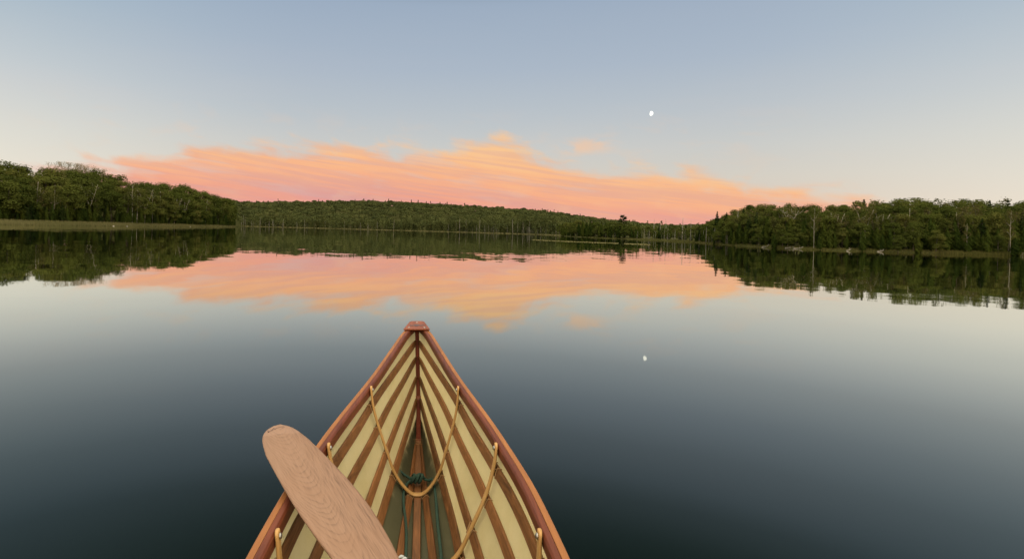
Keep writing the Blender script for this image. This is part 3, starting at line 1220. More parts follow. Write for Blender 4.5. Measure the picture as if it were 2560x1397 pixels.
# ------------------------------------------------------------------ shoe toe on the canoe floor
shoe = empty('shoe', boat(-.01, 1.62, -.07))
tag(shoe, 'black shoe with a white lace on the canoe floor beside the paddle', 'shoe')
bpy.context.view_layer.update()
SINV = shoe.matrix_world.inverted()
b = MB()
secs = []
sy0, sy1 = 1.44, 1.735
for k in range(15):
    q = k / 14
    y = sy0 + (sy1 - sy0) * q
    wv = .040 * (math.sin(math.pi * min(1, (1 - q) * 3.2 + .02) / 2)) ** .6
    hz = (.150 - .030 * sstep(q * 1.1)) * (math.sin(math.pi * min(1, (1 - q) * 5 + .03) / 2)) ** .5
    secs.append([SINV @ boat(-.016 + wv * math.cos(a), y, -.055 + (hz * math.sin(a) if a < math.pi else .012 * math.sin(a))) for a in [2 * math.pi * j / 16 for j in range(16)]])
b.sweep(secs)
b.build('shoe_upper', M['black'], shoe, smooth=True)
b = MB()
for x0, x1, dy in ((-.062, -.034, -.004), (-.050, -.024, -.014)):
    b.tube(catmull([SINV @ boat(x0, 1.69 + dy, .042), SINV @ boat((x0 + x1) / 2, 1.705 + dy, .056), SINV @ boat(x1, 1.712 + dy, .054)], 5), [.0045 + .0015 * math.sin(i_) for i_ in range(11)], 6)
b.build('lace', M['white'], shoe, smooth=True)


# ------------------------------------------------------------------ trees
def leaf_quads(cen, nor, size, aspect=1.0, updir=None):
    n = len(cen)
    nor = nor / np.maximum(np.linalg.norm(nor, axis=1, keepdims=True), 1e-6)
    if updir is None:
        rv = RNG.normal(size=(n, 3))
    else:
        rv = np.tile(np.array(updir, float), (n, 1)) + RNG.normal(size=(n, 3)) * .25
    u = rv - nor * (rv * nor).sum(1, keepdims=True)
    u /= np.maximum(np.linalg.norm(u, axis=1, keepdims=True), 1e-6)
    v = np.cross(nor, u)
    s = np.asarray(size).reshape(-1, 1)
    a, c = u * s * .5 * aspect, v * s * .5
    j = lambda: (1 + RNG.uniform(-.35, .35, size=(n, 1)))
    verts = np.stack([cen - a * j(), cen - c * j(), cen + a * j(), cen + c * j()], axis=1).reshape(-1, 3)
    faces = np.arange(n * 4).reshape(n, 4)
    return verts, faces


def unit(n):
    v = RNG.normal(size=(n, 3))
    return v / np.linalg.norm(v, axis=1, keepdims=True)


def limb_tube(b, pts, r0, r1, sides=6):
    k = len(pts)
    b.tube(pts, [r0 + (r1 - r0) * i / (k - 1) for i in range(k)], sides)


def leafy(seed, nclump=18, spread=.27, low=.34, leaves=7000, lsize=.027):
    global RNG
    RNG = np.random.default_rng(seed)
    cl = []
    for k in range(nclump):
        a = RNG.uniform(0, 2 * math.pi)
        z = low + (1 - low) * RNG.uniform(0.02, .93) ** .8
        q = (z - low) / (1 - low)
        rad = spread * (math.sin(math.pi * min(1, .18 + .74 * q ** .9)) ** .7) * RNG.uniform(.45, 1.0)
        cl.append((rad * math.cos(a), rad * math.sin(a), z - .03, RNG.uniform(.09, .15)))
    cl.append((0, 0, .90, .12))
    cs, ns = [], []
    per = leaves // len(cl)
    for x, y, z, r_ in cl:
        d = unit(per)
        d = d[d[:, 2] > -.55]
        rr = r_ * RNG.uniform(.55, 1.08, size=(len(d), 1))
        lump = 1 + .25 * np.sin(d[:, :1] * 7 + x * 40) * np.cos(d[:, 1:2] * 6 + y * 30)
        cs.append(np.array([x, y, z]) + d * rr * lump * np.array([1.08, 1.08, .86]))
        ns.append(d * .75 + np.array([0, 0, .45]) + RNG.normal(size=(len(d), 3)) * .22)
    cs, ns = np.concatenate(cs), np.concatenate(ns)
    cs[:, 2] = np.minimum(cs[:, 2], 1.0)
    v, f = leaf_quads(cs, ns, lsize * RNG.uniform(.6, 1.3, size=len(cs)))
    crown = mesh_np('crown', v, f, M['leaf'])
    b = MB()
    bend = RNG.uniform(-.03, .03, 2)
    limb_tube(b, [(0, 0, -.04), (bend[0] * .4, bend[1] * .4, .25), (bend[0], bend[1], .55), (bend[0] * 1.2, bend[1], .82)], .018, .005)
    for k in range(5):
        x, y, z, r_ = cl[int(RNG.integers(len(cl)))]
        z0 = max(.2, z - .22)
        limb_tube(b, [(bend[0] * .7, bend[1] * .7, z0), (x * .5, y * .5, z0 + .10), (x, y, z)], .008, .003, 5)
    return b.mesh('trunk', M['bark'], True), crown


def cedar(seed, base_r=.17, leaves=2300):
    global RNG
    RNG = np.random.default_rng(seed)
    hh = RNG.uniform(0.0, 1, leaves) ** 1.25
    a = RNG.uniform(0, 2 * math.pi, leaves)
    ph = RNG.uniform(0, 6, 3)
    prof = np.minimum(1, (1 - hh) * 1.55) ** .75 * np.minimum(1, .55 + hh * 3)
    r_ = base_r * prof * (.72 + .2 * np.sin(a * 3 + ph[0] + hh * 9) + .14 * np.sin(a * 5 + hh * 31 + ph[1])) * RNG.uniform(.55, 1.08, leaves)
    cs = np.stack([r_ * np.cos(a), r_ * np.sin(a), hh * .98 + .01], 1)
    ns = np.stack([np.cos(a), np.sin(a), np.full(leaves, .55)], 1) + RNG.normal(size=(leaves, 3)) * .35
    v, f = leaf_quads(cs, ns, .034 * RNG.uniform(.6, 1.3, leaves), 1.7, (0, 0, 1))
    crown = mesh_np('crown', v, f, M['cedar'])
    b = MB()
    limb_tube(b, [(0, 0, -.04), (0, 0, .4), (0, 0, .95)], .020, .003)
    return b.mesh('trunk', M['bark'], True), crown


def conifer(seed, whorls=15, base_r=.20, low=.18, droop=.10, mat='pine', irregular=.25):
    """layered branches with gaps between"""
    global RNG
    RNG = np.random.default_rng(seed)
    b = MB()
    limb_tube(b, [(0, 0, -.04), (.005, 0, .5), (0, 0, 1.0)], .018, .002)
    cs, ns = [], []
    for k in range(whorls):
        q = k / (whorls - 1)
        z = low + (1 - low) * (q ** .92) * .97
        L0 = base_r * (1 - q) ** .85 + .012
        nb = 6 if q < .7 else 5
        off = RNG.uniform(0, 6)
        for j in range(nb):
            a = off + 2 * math.pi * j / nb + RNG.uniform(-.3, .3)
            L = L0 * RNG.uniform(1 - irregular * 1.6, 1 + irregular)
            dx, dy = math.cos(a), math.sin(a)
            end = (dx * L, dy * L, z - droop * L * 2 + RNG.uniform(-.01, .01))
            limb_tube(b, [(0, 0, z), (end[0] * .5, end[1] * .5, z - droop * L * .4), end], .005 * (1 - q * .7), .0015, 4)
            m_ = max(8, int(120 * L / base_r * .9))
            s_ = RNG.uniform(.15, 1.05, m_) ** .8
            lat = RNG.normal(size=m_) * .20 * L * (1.15 - s_ * .7)
            c_ = np.stack([dx * L * s_ - dy * lat, dy * L * s_ + dx * lat, z - droop * 2 * L * s_ ** 2 + RNG.normal(size=m_) * .008], 1)
            cs.append(c_)
            ns.append(np.stack([np.full(m_, dx * .5), np.full(m_, dy * .5), np.ones(m_)], 1) + RNG.normal(size=(m_, 3)) * .5)
    cs, ns = np.concatenate(cs), np.concatenate(ns)
    v, f = leaf_quads(cs, ns, .026 * RNG.uniform(.6, 1.3, len(cs)), 1.3)
    return b.mesh('trunk', M['bark'], True), mesh_np('crown', v, f, M[mat])


def lone_pine_mesh(seed=5):
    """old white pine: bare below, flat ragged plates above"""
    global RNG
    RNG = np.random.default_rng(seed)
    b = MB()
    limb_tube(b, [(0, 0, -.04), (.01, 0, .4), (-.01, 0, .75), (.0, 0, .99)], .022, .004)
    cs, ns = [], []
    for z, L, a0 in ((.30, .16, .5), (.36, .20, 3.4), (.44, .20, .2), (.52, .17, 2.9), (.60, .31, 3.2), (.63, .26, .1), (.70, .28, 3.0), (.72, .30, .3),
                     (.79, .22, 3.3), (.82, .22, -.2), (.88, .24, .2), (.89, .15, 3.1), (.95, .13, 2.9), (.97, .11, .3), (.5, .16, 1.6), (.66, .22, 1.7), (.78, .2, 4.7), (.9, .14, 1.4)):
        dx, dy = math.cos(a0), math.sin(a0)
        limb_tube(b, [(0, 0, z - .03), (dx * L * .5, dy * L * .5, z - .015), (dx * L, dy * L, z + .01)], .007, .002, 4)
        m_ = int(420 * L / .25)
        s_ = RNG.uniform(.25, 1.08, m_)
        c_ = np.stack([dx * L * s_ + RNG.normal(size=m_) * .035, dy * L * s_ + RNG.normal(size=m_) * .05, z + .012 + .02 * s_ + RNG.normal(size=m_) * .014], 1)
        cs.append(c_)
        ns.append(RNG.normal(size=(m_, 3)) * .5 + np.array([0, 0, 1]))
    cs, ns = np.concatenate(cs), np.concatenate(ns)
    cs[:, 2] = np.minimum(cs[:, 2], 1.0)
    v, f = leaf_quads(cs, ns, .024 * RNG.uniform(.6, 1.3, len(cs)), 1.4)
    return b.mesh('trunk', M['bark'], True), mesh_np('crown', v, f, M['pine'])


def branchy(seed, bark, fork=0, leaves=500, crown_low=.5, lsize=.024, twigs=0, spread=.16, leafmat='birch_leaf', thick=.0056):
    """slim pale tree: visible trunk (single or forked), rising limbs, loose crown"""
    global RNG
    RNG = np.random.default_rng(seed)
    b = MB()
    tips = []
    bx, by = RNG.uniform(-.05, .05, 2)
    stems = []
    if fork == 0:
        stems.append([(0, 0, -.03), (bx * .5, by * .5, .3), (bx, by, .6), (bx * .6, by, .93)])
    else:
        zf = RNG.uniform(.32, .5)
        limb_tube(b, [(0, 0, -.03), (bx * .3, by * .3, zf * .6), (bx * .5, by * .5, zf)], thick, thick * .8, 6)
        for k in range(fork):
            a = (k - (fork - 1) / 2) * (.22 / max(1, fork - 1) * 2) + RNG.uniform(-.03, .03)
            stems.append([(bx * .5, by * .5, zf - .01), (bx * .5 + a * .45, by * .5 + RNG.uniform(-.03, .03), zf + .22), (bx * .5 + a, by * .5, .93 + RNG.uniform(-.08, .0))])
    for st in stems:
        P_ = catmull(st, 5)
        limb_tube(b, P_, thick * (1 if fork == 0 else .72), .003, 6)
        for k in range(10 if fork == 0 else 7):
            q = RNG.uniform(.45, .97) if fork == 0 else RNG.uniform(.25, .97)
            p0 = P_[int(q * (len(P_) - 1))]
            a = RNG.uniform(0, 2 * math.pi)
            L = spread * RNG.uniform(.5, 1.1) * (1.25 - p0.z * .6)
            p2 = (p0.x + math.cos(a) * L, p0.y + math.sin(a) * L, min(1.0, p0.z + L * RNG.uniform(.5, 1.1)))
            p1 = (p0.x + math.cos(a) * L * .55, p0.y + math.sin(a) * L * .55, p0.z + L * .35)
            limb_tube(b, [p0, p1, p2], .0030, .0011, 4)
            tips.append(p2)
            tips.append(((p1[0] + p2[0]) / 2, (p1[1] + p2[1]) / 2, (p1[2] + p2[2]) / 2))
            for _ in range(twigs):
                a2 = RNG.uniform(0, 2 * math.pi)
                s_ = RNG.uniform(.3, 1)
                q0 = tuple(p1[i] + (p2[i] - p1[i]) * s_ for i in range(3))
                l2 = L * RNG.uniform(.25, .5)
                q1 = (q0[0] + math.cos(a2) * l2 * .6, q0[1] + math.sin(a2) * l2 * .6, min(1.02, q0[2] + l2))
                b.tube([q0, q1], [.0022, .0009], 3)
                for _ in range(2):
                    a3 = RNG.uniform(0, 2 * math.pi)
                    q2 = (q1[0] + math.cos(a3) * l2 * .35, q1[1] + math.sin(a3) * l2 * .35, min(1.03, q1[2] + l2 * .5))
                    b.tube([tuple((q0[i] + q1[i]) / 2 for i in range(3)), q2], [.0014, .0007], 3)
                    tips.append(q2)
    tr = b.mesh('trunk', bark, True)
    if not leaves:
        return tr, None
    tp = np.array(tips)
    idx = RNG.integers(len(tp), size=leaves)
    cs = tp[idx] + RNG.normal(size=(leaves, 3)) * np.array([.032, .032, .028])
    cs = cs[(cs[:, 2] < 1.02) & (cs[:, 2] > crown_low - .15)]
    ns = RNG.normal(size=cs.shape) * .6 + np.array([0, 0, .8])
    v, f = leaf_quads(cs, ns, lsize * RNG.uniform(.6, 1.3, len(cs)))
    return tr, mesh_np('crown', v, f, M[leafmat])


def snag(seed):
    global RNG
    RNG = np.random.default_rng(seed)
    b = MB()
    bx = RNG.uniform(-.05, .05)
    limb_tube(b, [(0, 0, -.05), (bx * .3, 0, .35), (bx * .8, 0, .7), (bx, 0, 1.0)], .022, .006, 6)
    for k in range(int(RNG.integers(4, 10))):
        z = RNG.uniform(.35, .97)
        a = RNG.uniform(0, 6.28)
        L = RNG.uniform(.03, .10)
        limb_tube(b, [(bx * z, 0, z), (bx * z + math.cos(a) * L, math.sin(a) * L, z + RNG.uniform(-.02, .05))], .006, .002, 4)
    return b.mesh('trunk', M['dead_wood'], True)


PROTO = {
    'leafy': [leafy(100 + k, 20 + (k % 4) * 4, .27 + .03 * (k % 3), .08 + .07 * (k % 4)) for k in range(8)],
    'cedar': [cedar(200 + k, .15 + .045 * (k % 3)) for k in range(6)],
    'conifer': [conifer(300 + k, 14 + k, .19 + .02 * (k % 2)) for k in range(3)],
    'spire': [conifer(330, 17, .17, .12, .12, 'pine', .35)],
    'pine': [lone_pine_mesh()],
    'birch': [branchy(400, M['birch_bark'], 0, 1100), branchy(401, M['birch_bark'], 0, 1000), branchy(402, M['birch_bark'], 2, 1000),
              branchy(403, M['birch_bark'], 3, 1100), branchy(404, M['birch_bark'], 0, 800, thick=.005), branchy(405, M['birch_bark'], 4, 1000, spread=.2)],
    'sparse': [branchy(430 + k, M['bark'], k % 3, 900, .35, .026, 2, .2, 'birch_leaf') for k in range(3)],
    'bare': [branchy(460 + k, M['twig'], 2 + k % 3, 1300, .5, .012, 6, .26, 'bud', .0075) for k in range(3)],
    'snag': [(snag(500 + k), None) for k in range(6)],
}
CATS = {'leafy': ('leafy_tree', 'tree'), 'cedar': ('cedar_tree', 'tree'), 'conifer': ('conifer_tree', 'tree'), 'spire': ('spruce_tree', 'tree'), 'pine': ('pine_tree', 'tree'),
        'birch': ('birch_tree', 'tree'), 'sparse': ('thin_tree', 'tree'), 'bare': ('bare_tree', 'tree'), 'snag': ('dead_tree', 'dead tree')}


def plant(kind, var, loc, hgt, wid, label, group=None, rz=None, lean=0.0):
    nm, cat = CATS[kind]
    tr, cr = PROTO[kind][var % len(PROTO[kind])]
    o = empty(nm, loc, random.uniform(0, 6.28) if rz is None else rz)
    o.rotation_euler.x = random.uniform(-.02, .02)
    o.rotation_euler.y = lean + random.uniform(-.02, .02)
    o.scale = (wid, wid, hgt)
    tag(o, label, cat, group)
    link('trunk', tr, o)
    if cr:
        link('crown', cr, o)
    return o


def rows_of(px0, px1, sil, specs, kinds, label, group, step, slim=1.0):
    """rows of trees: specs = (metres behind the shore, share of the outline height); step(px) in photo pixels"""
    for e, share, stepk in specs:
        px = px0 + random.uniform(0, 20)
        while px < px1:
            p_ = spot(px, e + random.uniform(-1.8, 1.8))
            basepy = hor_px(px) + (HC - p_.z) / p_.y * F
            top = basepy - (basepy - interp(sil, px)) * share * random.uniform(.90, 1.03)
            hgt = height_for(px, top, p_)
            kind = random.choices(list(kinds), list(kinds.values()))[0]
            wd = hgt * random.uniform(.85, 1.15)
            if kind == 'leafy':
                wd = hgt * random.uniform(.95, 1.3) * slim
            plant(kind, random.randrange(9), p_, hgt, wd, label[kind], group[kind])
            px += step(px) * stepk * random.uniform(.75, 1.25)


# left bank
SIL_L = [(-400, 380), (-200, 384), (0, 398), (50, 408), (100, 414), (180, 414), (240, 424), (300, 442), (340, 450), (390, 447), (430, 454), (470, 464), (520, 476), (555, 488), (580, 500), (592, 512)]
LBL_L = {'leafy': 'leafy green tree in the dense wood along the left bank', 'conifer': 'dark layered conifer among the leafy trees on the left bank',
         'cedar': 'bushy cedar at the foot of the left wood, behind the reeds', 'sparse': 'thin pale green tree with open crown in the left wood', 'bare': 'bare twiggy treetop standing above the left wood'}
GRP_L = {'leafy': 'leafy trees of the left wood', 'conifer': 'conifers of the left wood', 'cedar': 'cedars behind the left reeds', 'sparse': 'thin trees of the left wood', 'bare': 'bare trees above the left wood'}
stepL = lambda px: float(np.interp(px, [-200, 0, 300, 500, 590], [62, 58, 40, 26, 18]))
rows_of(-230, 585, SIL_L, [(10, .66, 1.05), (15, .80, 1.0), (22, .92, .95), (31, 1.0, .85)], {'leafy': .86, 'conifer': .05, 'sparse': .09}, LBL_L, GRP_L, stepL)
rows_of(-230, 588, SIL_L, [(6.6, .27, .42), (7.4, .36, .5), (8.6, .44, .6)], {'cedar': .9, 'conifer': .1}, LBL_L, GRP_L, stepL)
for px, top in ((150, 410), (168, 410), (186, 412), (204, 416), (222, 421), (240, 426)):
    p_ = spot(px, 33)
    hgt = height_for(px, top, p_)
    plant('bare', random.randrange(3), p_, hgt, hgt * .95, LBL_L['bare'], GRP_L['bare'])
BL = [(92, 452, 548, 0, 'tall birch with grey white trunk, first of the left wood from the left edge'),
      (100, 470, 545, 4, 'slender leaning birch close beside the tall grey birch in the left wood'),
      (133, 462, 543, 1, 'brightest white birch trunk, gently curved, in a dark gap of the left wood'),
      (163, 498, 552, 4, 'short thin birch rising from the cedars right of the bright curved birch'),
      (225, 455, 520, 2, 'forked white birch high in the middle of the left wood'),
      (237, 490, 524, 4, 'small pale birch stem just right of the high forked birch'),
      (331, 462, 556, 0, 'straight pale birch left of the y shaped birch in the left wood'),
      (342, 475, 548, 1, 'leaning white birch between the straight and the y shaped birch'),
      (362, 468, 535, 2, 'y shaped white birch with two wide arms in the left wood'),
      (381, 480, 527, 4, 'slim white birch right of the y shaped birch'),
      (399, 478, 530, 1, 'bent white birch leaning right, beyond the slim birch of the left wood'),
      (436, 492, 545, 3, 'pale many stemmed birch clump towards the end of the left wood'),
      (458, 495, 535, 3, 'second pale birch clump, nearer the point of the left bank'),
      (514, 500, 550, 4, 'lone thin birch near the tip of the left bank')]
for px, top, bpy_, var, lb in BL:
    p_ = spot(px, 7.9)
    hgt = height_for(px, top - 6, p_)
    plant('birch', var, p_, hgt, hgt * .9, lb, 'white birches of the left wood', rz=0.0, lean=random.uniform(-.03, .05))
p_ = spot(46, 7.5)
hgt = height_for(46, 455, p_)
plant('conifer', 1, p_, hgt, hgt * 1.15, 'large dark spruce near the left edge, standing behind the reeds', None)

# right bank
SIL_R = [(1730, 570), (1745, 562), (1765, 555), (1785, 548), (1800, 540), (1825, 525), (1860, 515), (1900, 511), (1950, 506), (2000, 509), (2050, 511), (2100, 506), (2150, 501), (2250, 497), (2330, 493), (2450, 493), (2560, 500), (2700, 505), (2900, 505)]
LBL_R = {'leafy': 'leafy green tree in the dense wood along the right bank', 'conifer': 'dark conifer among the leafy trees of the right bank',
         'cedar': 'dark cedar standing at the water edge of the right bank', 'sparse': 'thin brownish tree with open crown in the right wood', 'bare': 'bare twiggy tree in the right wood'}
GRP_R = {'leafy': 'leafy trees of the right wood', 'conifer': 'conifers of the right wood', 'cedar': 'cedars along the right shore', 'sparse': 'thin trees of the right wood', 'bare': 'bare trees of the right wood'}
stepR = lambda px: float(np.interp(px, [1780, 1850, 2000, 2560], [22, 32, 44, 50]))
rows_of(1742, 2800, SIL_R, [(4.6, .72, .9), (7.5, .84, .9), (11, .92, .85), (15, .98, .8), (20, 1.0, .8)], {'leafy': .58, 'conifer': .10, 'sparse': .32}, LBL_R, GRP_R, stepR, .82)
rows_of(1738, 2800, SIL_R, [(1.2, .34, .9), (2.0, .44, .62), (3.2, .56, .66), (4.4, .66, .8)], {'cedar': .70, 'leafy': .20, 'conifer': .10}, LBL_R, GRP_R, stepR)
p_ = spot(1792, 6)
hgt = height_for(1792, 528, p_)
plant('spire', 0, p_, hgt, hgt * .8, 'pointed spruce rising alone at the left end of the right wood', None)
p_ = spot(1815, 6)
hgt = height_for(1815, 531, p_)
plant('spire', 0, p_, hgt, hgt * 1.0, 'second smaller spruce just right of the pointed spruce', None)
BR = [(1846, 525, 3.4, 4, 'grey birch stem at the left end of the right wood'),
      (1972, 520, 2.6, 5, 'white birch with fan of spreading branches in the right wood'),
      (2035, 515, 0.8, 0, 'tallest straight pale birch rooted at the water edge of the right bank'),
      (2094, 528, 2.6, 3, 'cluster of three white birch stems right of the tallest straight birch'),
      (2165, 515, 2.8, 2, 'bright forked white birch in the middle of the right wood'),
      (2205, 528, 2.8, 3, 'pale birch clump right of the bright forked birch'),
      (2268, 520, 2.6, 1, 'leaning birch with brownish crown in the right wood'),
      (2262, 535, 2.4, 4, 'thin grey birch close beside the leaning brown crowned birch'),
      (2385, 530, 2.4, 1, 'single thin white birch high in the right wood'),
      (2418, 560, 0.9, 4, 'short pale birch standing in the yellow sedge'),
      (2453, 560, 2.0, 4, 'short white birch behind the yellow sedge'),
      (2526, 525, 0.8, 0, 'pale birch at the water edge nearest the right edge')]
for px, top, e, var, lb in BR:
    p_ = spot(px, e + (1.6 if e > 1.5 else 0))
    hgt = height_for(px, top - 6, p_)
    plant('birch', var, p_, hgt, hgt * (.9 if e > 1.5 else .55), lb, 'white birches of the right wood', rz=0.0, lean=random.uniform(-.03, .04))

# flooded spit in the middle distance
SIL_M = [(1380, 563), (1400, 557), (1440, 552), (1500, 553), (1560, 556), (1600, 562), (1660, 566), (1720, 563), (1760, 556), (1800, 546), (1840, 536)]
LBL_M = {'leafy': 'low leafy tree on the flooded spit before the far hill', 'cedar': 'dark cedar on the flooded spit before the far hill', 'sparse': 'thin grey green tree among the dead trunks of the spit'}
GRP_M = {'leafy': 'leafy trees of the spit', 'cedar': 'cedars of the spit', 'sparse': 'thin trees of the spit'}
stepM = lambda px: float(np.interp(px, [1390, 1600, 1800], [15, 17, 22]))
rows_of(1392, 1600, SIL_M, [(3, .72, .6), (6, .88, .7), (10, 1.04, .7)], {'leafy': .34, 'cedar': .66}, LBL_M, GRP_M, stepM)
rows_of(1585, 1810, SIL_M, [(8, .62, .8), (14, .84, .75), (22, 1.0, .75)], {'sparse': .25, 'leafy': .40, 'cedar': .35}, LBL_M, GRP_M, stepM)
p_ = spot(1556, 12)
hgt = height_for(1556, 538, p_)
plant('pine', 0, p_, hgt, hgt * .60, 'lone ragged pine standing above the spit against the pink sky', None, rz=0.0)
for k in range(118):
    px = 1396 + 430 * random.random() ** .85 if k > 12 else random.uniform(1396, 1530)
    e = random.choice((1.0, 2.0, 3.0, 4.0, 6.0, 9.0, 12.0))
    p_ = spot(px + random.uniform(-2, 2), e)
    top = interp([(1390, 585), (1490, 577), (1540, 577), (1600, 575), (1700, 572), (1790, 570), (1830, 570)], px) + random.uniform(-5, 12)
    hgt = height_for(px, top, p_) * random.choice((1, .95, .8, .6, .4))
    plant('snag', random.randrange(6), p_, hgt, hgt * random.uniform(.45, .9), 'bare grey dead trunk standing in the flooded shallows of the spit', 'dead trunks of the flooded spit')
for px, top, lb in ((1634, 548, 'dead trunk with ragged top breaking the skyline, first right of the lone pine'), (1666, 548, 'thin dead spike on the skyline midway between pine and spruce'),
                    (1706, 544, 'tallest dead spike on the skyline left of the right wood'), (1727, 551, 'dead stub on the skyline just left of the right wood'), (1650, 553, 'short dead stub on the skyline between the ragged trunk and the thin spike')):
    p_ = spot(px, 16)
    hgt = height_for(px, top, p_)
    plant('snag', random.randrange(6), p_, hgt, hgt * .9, lb, 'skyline dead trunks')

# far shore: pale trunks at the water edge
for k in range(130):
    px = random.choice((random.uniform(606, 1392), random.gauss(900, 60), random.gauss(1240, 70), random.gauss(1340, 40), random.gauss(660, 40)))
    px = min(max(px, 604), 1390)
    p_ = spot(px, random.uniform(.5, 5))
    hgt = random.choice((2.2, 3, 3.5, 4.5, 5.5, 8)) * random.uniform(.8, 1.2)
    plant('snag', random.randrange(6), p_, hgt, hgt * random.uniform(.5, .9), 'pale thin trunk at the water edge of the far shore', 'pale trunks along the far shore')

# ------------------------------------------------------------------ far wooded hill: one mass
RNG = np.random.default_rng(77)
cs, ns, sz, tn = [], [], [], []


def far_crown(p_, rad, hgt, n, narrow=False, tone=None):
    d = unit(n)
    d[:, 2] = np.abs(d[:, 2]) * 1.0 - (.25 if not narrow else .8)
    if narrow:
        q = RNG.uniform(0, 1, (n, 1))
        pos = np.concatenate([d[:, :2] * rad * (1 - q * .75), q * hgt], 1)
    else:
        pos = d * np.array([rad, rad, rad * .62]) * RNG.uniform(.75, 1.05, (n, 1)) + np.array([0, 0, hgt - rad * .55])
    cs.append(pos + np.array(p_))
    tn.append(np.full(n, RNG.uniform(0, 1) if tone is None else tone))
    ns.append(d * 1.0 + np.array([0, 0, .25]) + RNG.normal(size=(n, 3)) * .16)
    sz.append(RNG.uniform(.7, 1.4, n) * (1.3 if not narrow else 1.0) * max(.8, p_[1] / 600))


tl, tr_ = px_t(560), px_t(1850)
for k in range(30):
    q = k / 29.0
    tt = tl
    while tt < tr_:
        d0 = max(shore_d(tt) + 10.0, 300.0)
        y = d0 + (RIDGE + 20 - d0) * q ** 0.95 + random.uniform(-8, 8)
        rad = random.choice((3.0, 4.0, 5.0, 6.0, 7.0, 8.5)) * random.uniform(.9, 1.1)
        if random.random() < .07:
            far_crown((tt * y, y, ground_z(tt, y)), 1.5, random.uniform(8.5, 11.0), 40, True, random.uniform(0, .2))
        elif random.random() > .05:
            far_crown((tt * y, y, ground_z(tt, y) - random.uniform(0, 3.0 if q < .9 else 1.5)), rad, random.uniform(7.3, 9.6), int(20 + rad * 12))
        tt += rad * 1.55 / y * random.uniform(.75, 1.25)
for k in range(420):
    px = 604 + (1395 - 604) * random.random()
    p_ = spot(px, random.uniform(4, 14))
    far_crown((p_.x, p_.y, p_.z), random.uniform(.9, 1.9), random.uniform(4.5, 10.0), 60, True, random.uniform(.25, 1))
v, f = leaf_quads(np.concatenate(cs), np.concatenate(ns), np.concatenate(sz))
ff = link('far_forest', mesh_np('far_forest', v, f, M['far_leaf']))
at_ = ff.data.attributes.new('tone', 'FLOAT', 'FACE')
at_.data.foreach_set('value', np.concatenate(tn).astype(np.float32))
tag(ff, 'wooded hill covered in green trees across the far side of the lake', 'forest', None, 'stuff')

# ------------------------------------------------------------------ reeds, sedge and shore litter
RNG = np.random.default_rng(5)


def blades(n, px0, px1, e0, e1, h0, h1, width, flat=.0):
    px = RNG.uniform(px0, px1, n)
    vs = np.zeros((n, 4, 3))
    for i in range(n):
        tt = px_t(px[i])
        e = e0 + (e1 - e0) * RNG.random()
        d0 = shore_d(tt)
        y = d0 + e
        z = max(-.1, ground_z(tt, y))
        hgt = RNG.uniform(h0, h1)
        a = RNG.uniform(0, math.pi)
        wv = width * RNG.uniform(.6, 1.4)
        lx, ly = RNG.normal(size=2) * hgt * .16
        dx, dy = math.cos(a) * wv, math.sin(a) * wv
        x = tt * y
        vs[i] = ((x - dx, y - dy, z), (x + dx, y + dy, z), (x + lx + dx * .25, y + ly + dy * .25, z + hgt), (x + lx - dx * .25, y + ly - dy * .25, z + hgt))
    return vs.reshape(-1, 3), np.arange(n * 4).reshape(n, 4)


v, f = blades(15000, -260, 470, -.6, 5.0, .28, .62, .035)
v2, f2 = blades(2500, 440, 590, -.6, 5.0, .3, .6, .06)
tag(link('reeds', mesh_np('reeds', np.concatenate([v, v2]), np.concatenate([f, f2 + len(v)]), M['reed'])),
    'band of tan and green reeds along the foot of the left wood', 'reeds', None, 'stuff')
v, f = blades(5000, 1780, 2800, -.1, 2.0, .06, .20, .03)
v2, f2 = blades(5000, 2330, 2800, -.35, 1.6, .12, .30, .03)
v3, f3 = blades(2200, 1470, 1800, -.2, 4.0, .08, .26, .05)
tag(link('shore_grass', mesh_np('shore_grass', np.concatenate([v, v2, v3]), np.concatenate([f, f2 + len(v), f3 + len(v) + len(v2)]), M['sedge'])),
    'low strip of yellow green sedge along the right shore', 'grass', None, 'stuff')
v, f = blades(1500, 603, 1400, -.2, 3.0, .1, .4, .25)
tag(link('far_reeds', mesh_np('far_reeds', v, f, M['reed'])), 'thin pale line of reeds along the far shore', 'reeds', None, 'stuff')

# floating pondweed line off the spit
RNG = np.random.default_rng(9)
cs = []
for k in range(2600):
    px = RNG.uniform(1330, 1625)
    py = np.interp(px, [1330, 1400, 1545, 1625], [599.5, 603, 608.5, 612])
    if 1546 < px < 1562 or RNG.random() < .25 * (px < 1390):
        continue
    dpt = HC / ((py - hor_px(px)) / F) * (1 + RNG.normal() * .012)
    tt = px_t(px)
    cs.append((tt * dpt, dpt, .006 + RNG.uniform(0, .012)))
cs = np.array(cs)
v, f = leaf_quads(cs, RNG.normal(size=cs.shape) * .25 + np.array([0, 0, 1]), np.full(len(cs), .16))
tag(link('pondweed', mesh_np('pondweed', v, f, M['reed'])), 'thin pale line of floating weed on the water before the spit', 'pondweed', None, 'stuff')

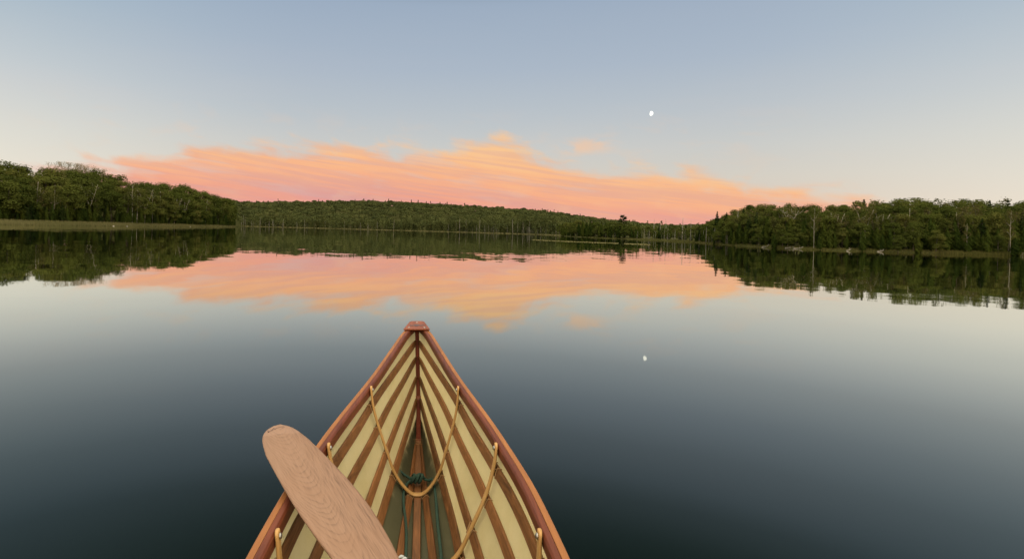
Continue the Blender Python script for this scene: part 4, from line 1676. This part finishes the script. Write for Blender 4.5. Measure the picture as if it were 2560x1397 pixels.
# driftwood on the right shore
DRIFT = [(1914, .2, 1.1, .25, 'grey driftwood log lying on the shore at the left end of the right wood'), (1975, .3, .9, -.5, 'tangled driftwood branch on the shore under the fan shaped birch'),
         (1996, .1, 1.2, .1, 'long driftwood log on the shore left of the tallest birch'), (2122, -.1, .6, .35, 'small pale log at the water edge right of the tallest birch'),
         (2202, -.2, .8, .2, 'pale leaning log at the water edge under the cedars'), (2560, .1, .9, .15, 'driftwood log in the sedge near the right edge')]
for px, e, L, ang, lb in DRIFT:
    p_ = spot(px, e)
    b = MB()
    P_ = catmull([(-L / 2, 0, .03), (-L * .1, .03, .06), (L * .2, -.02, .10), (L / 2, 0, .12 + L * .12)], 4)
    limb_tube(b, P_, .055, .025, 8)
    for k in range(5):
        q = P_[random.randrange(3, len(P_))]
        limb_tube(b, [q, (q.x + random.uniform(-.1, .2), q.y + random.uniform(-.1, .1), q.z + random.uniform(.05, .28))], .016, .006, 5)
    o = b.build('driftwood_log', M['dead_wood'], None, smooth=True)
    o.location = (p_.x, p_.y, max(p_.z, 0.0))
    o.rotation_euler = (0, 0, ang)
    tag(o, lb, 'driftwood', 'driftwood on the right shore')
for px, s_, lb in ((284, .13, 'largest pale stone before the left reeds'), (318, .10, 'smaller pale stone to the right of the largest stone'), (476, .12, 'pale stone alone near the point of the left bank')):
    p_ = spot(px, -.9)
    bm = bmesh.new()
    bmesh.ops.create_icosphere(bm, subdivisions=3, radius=1.0)
    for vv in bm.verts:
        vv.co *= 1 + .18 * math.sin(vv.co.x * 4 + px) * math.cos(vv.co.y * 5 + vv.co.z * 3)
        vv.co = Vector((vv.co.x * s_ * 1.5, vv.co.y * s_, max(vv.co.z, -.6) * s_ * .9))
    me = bpy.data.meshes.new('rock')
    bm.to_mesh(me)
    bm.free()
    me.polygons.foreach_set("use_smooth", np.ones(len(me.polygons), dtype=bool))
    me.materials.append(M['rock'])
    o = link('rock', me)
    o.location = (p_.x, p_.y, .03)
    tag(o, lb, 'rock', 'white stones before the left reeds')

# ------------------------------------------------------------------ the moon: only its lit, gibbous part is bright
m, t, p = material('moonlight')
t.n.remove(p)
out = [n for n in t.n if n.type == 'OUTPUT_MATERIAL'][0]
em_ = t.new('ShaderNodeEmission')
co = t.new('ShaderNodeTexCoord').outputs['Object']
mar = t.noise(co, .09, 3.0, 0.5)
t.l.new(t.ramp(mar, [(0.38, (0.88, 0.86, 0.74, 1)), (0.6, (1.0, 0.98, 0.90, 1))]), em_.inputs[0])
em_.inputs[1].default_value = 1.7
t.l.new(em_.outputs[0], out.inputs[0])
dm = 6000.0
dirm = camworld(pray(1627, 284)) - Vector((0, 0, HC))
cm = dirm * dm + Vector((0, 0, HC))
rm = 5.7 / F * dm
b = MB()
rows = []
for i in range(25):
    th = math.pi * i / 24
    row = []
    for j in range(32):
        a_ = 2 * math.pi * j / 32
        xx, yy_ = math.sin(th) * math.cos(a_), math.sin(th) * math.sin(a_)
        row.append((xx * rm * (1.0 if xx > 0 else .42), yy_ * rm * .5, math.cos(th) * rm))
    rows.append(row)
b.grid(rows, True)
moon = b.build('moon', m, smooth=True)
moon.location = cm
moon.rotation_euler = (0, .12, -math.atan2(cm.x, cm.y))
tag(moon, 'white gibbous moon high in the clear sky right of the centre', 'moon')
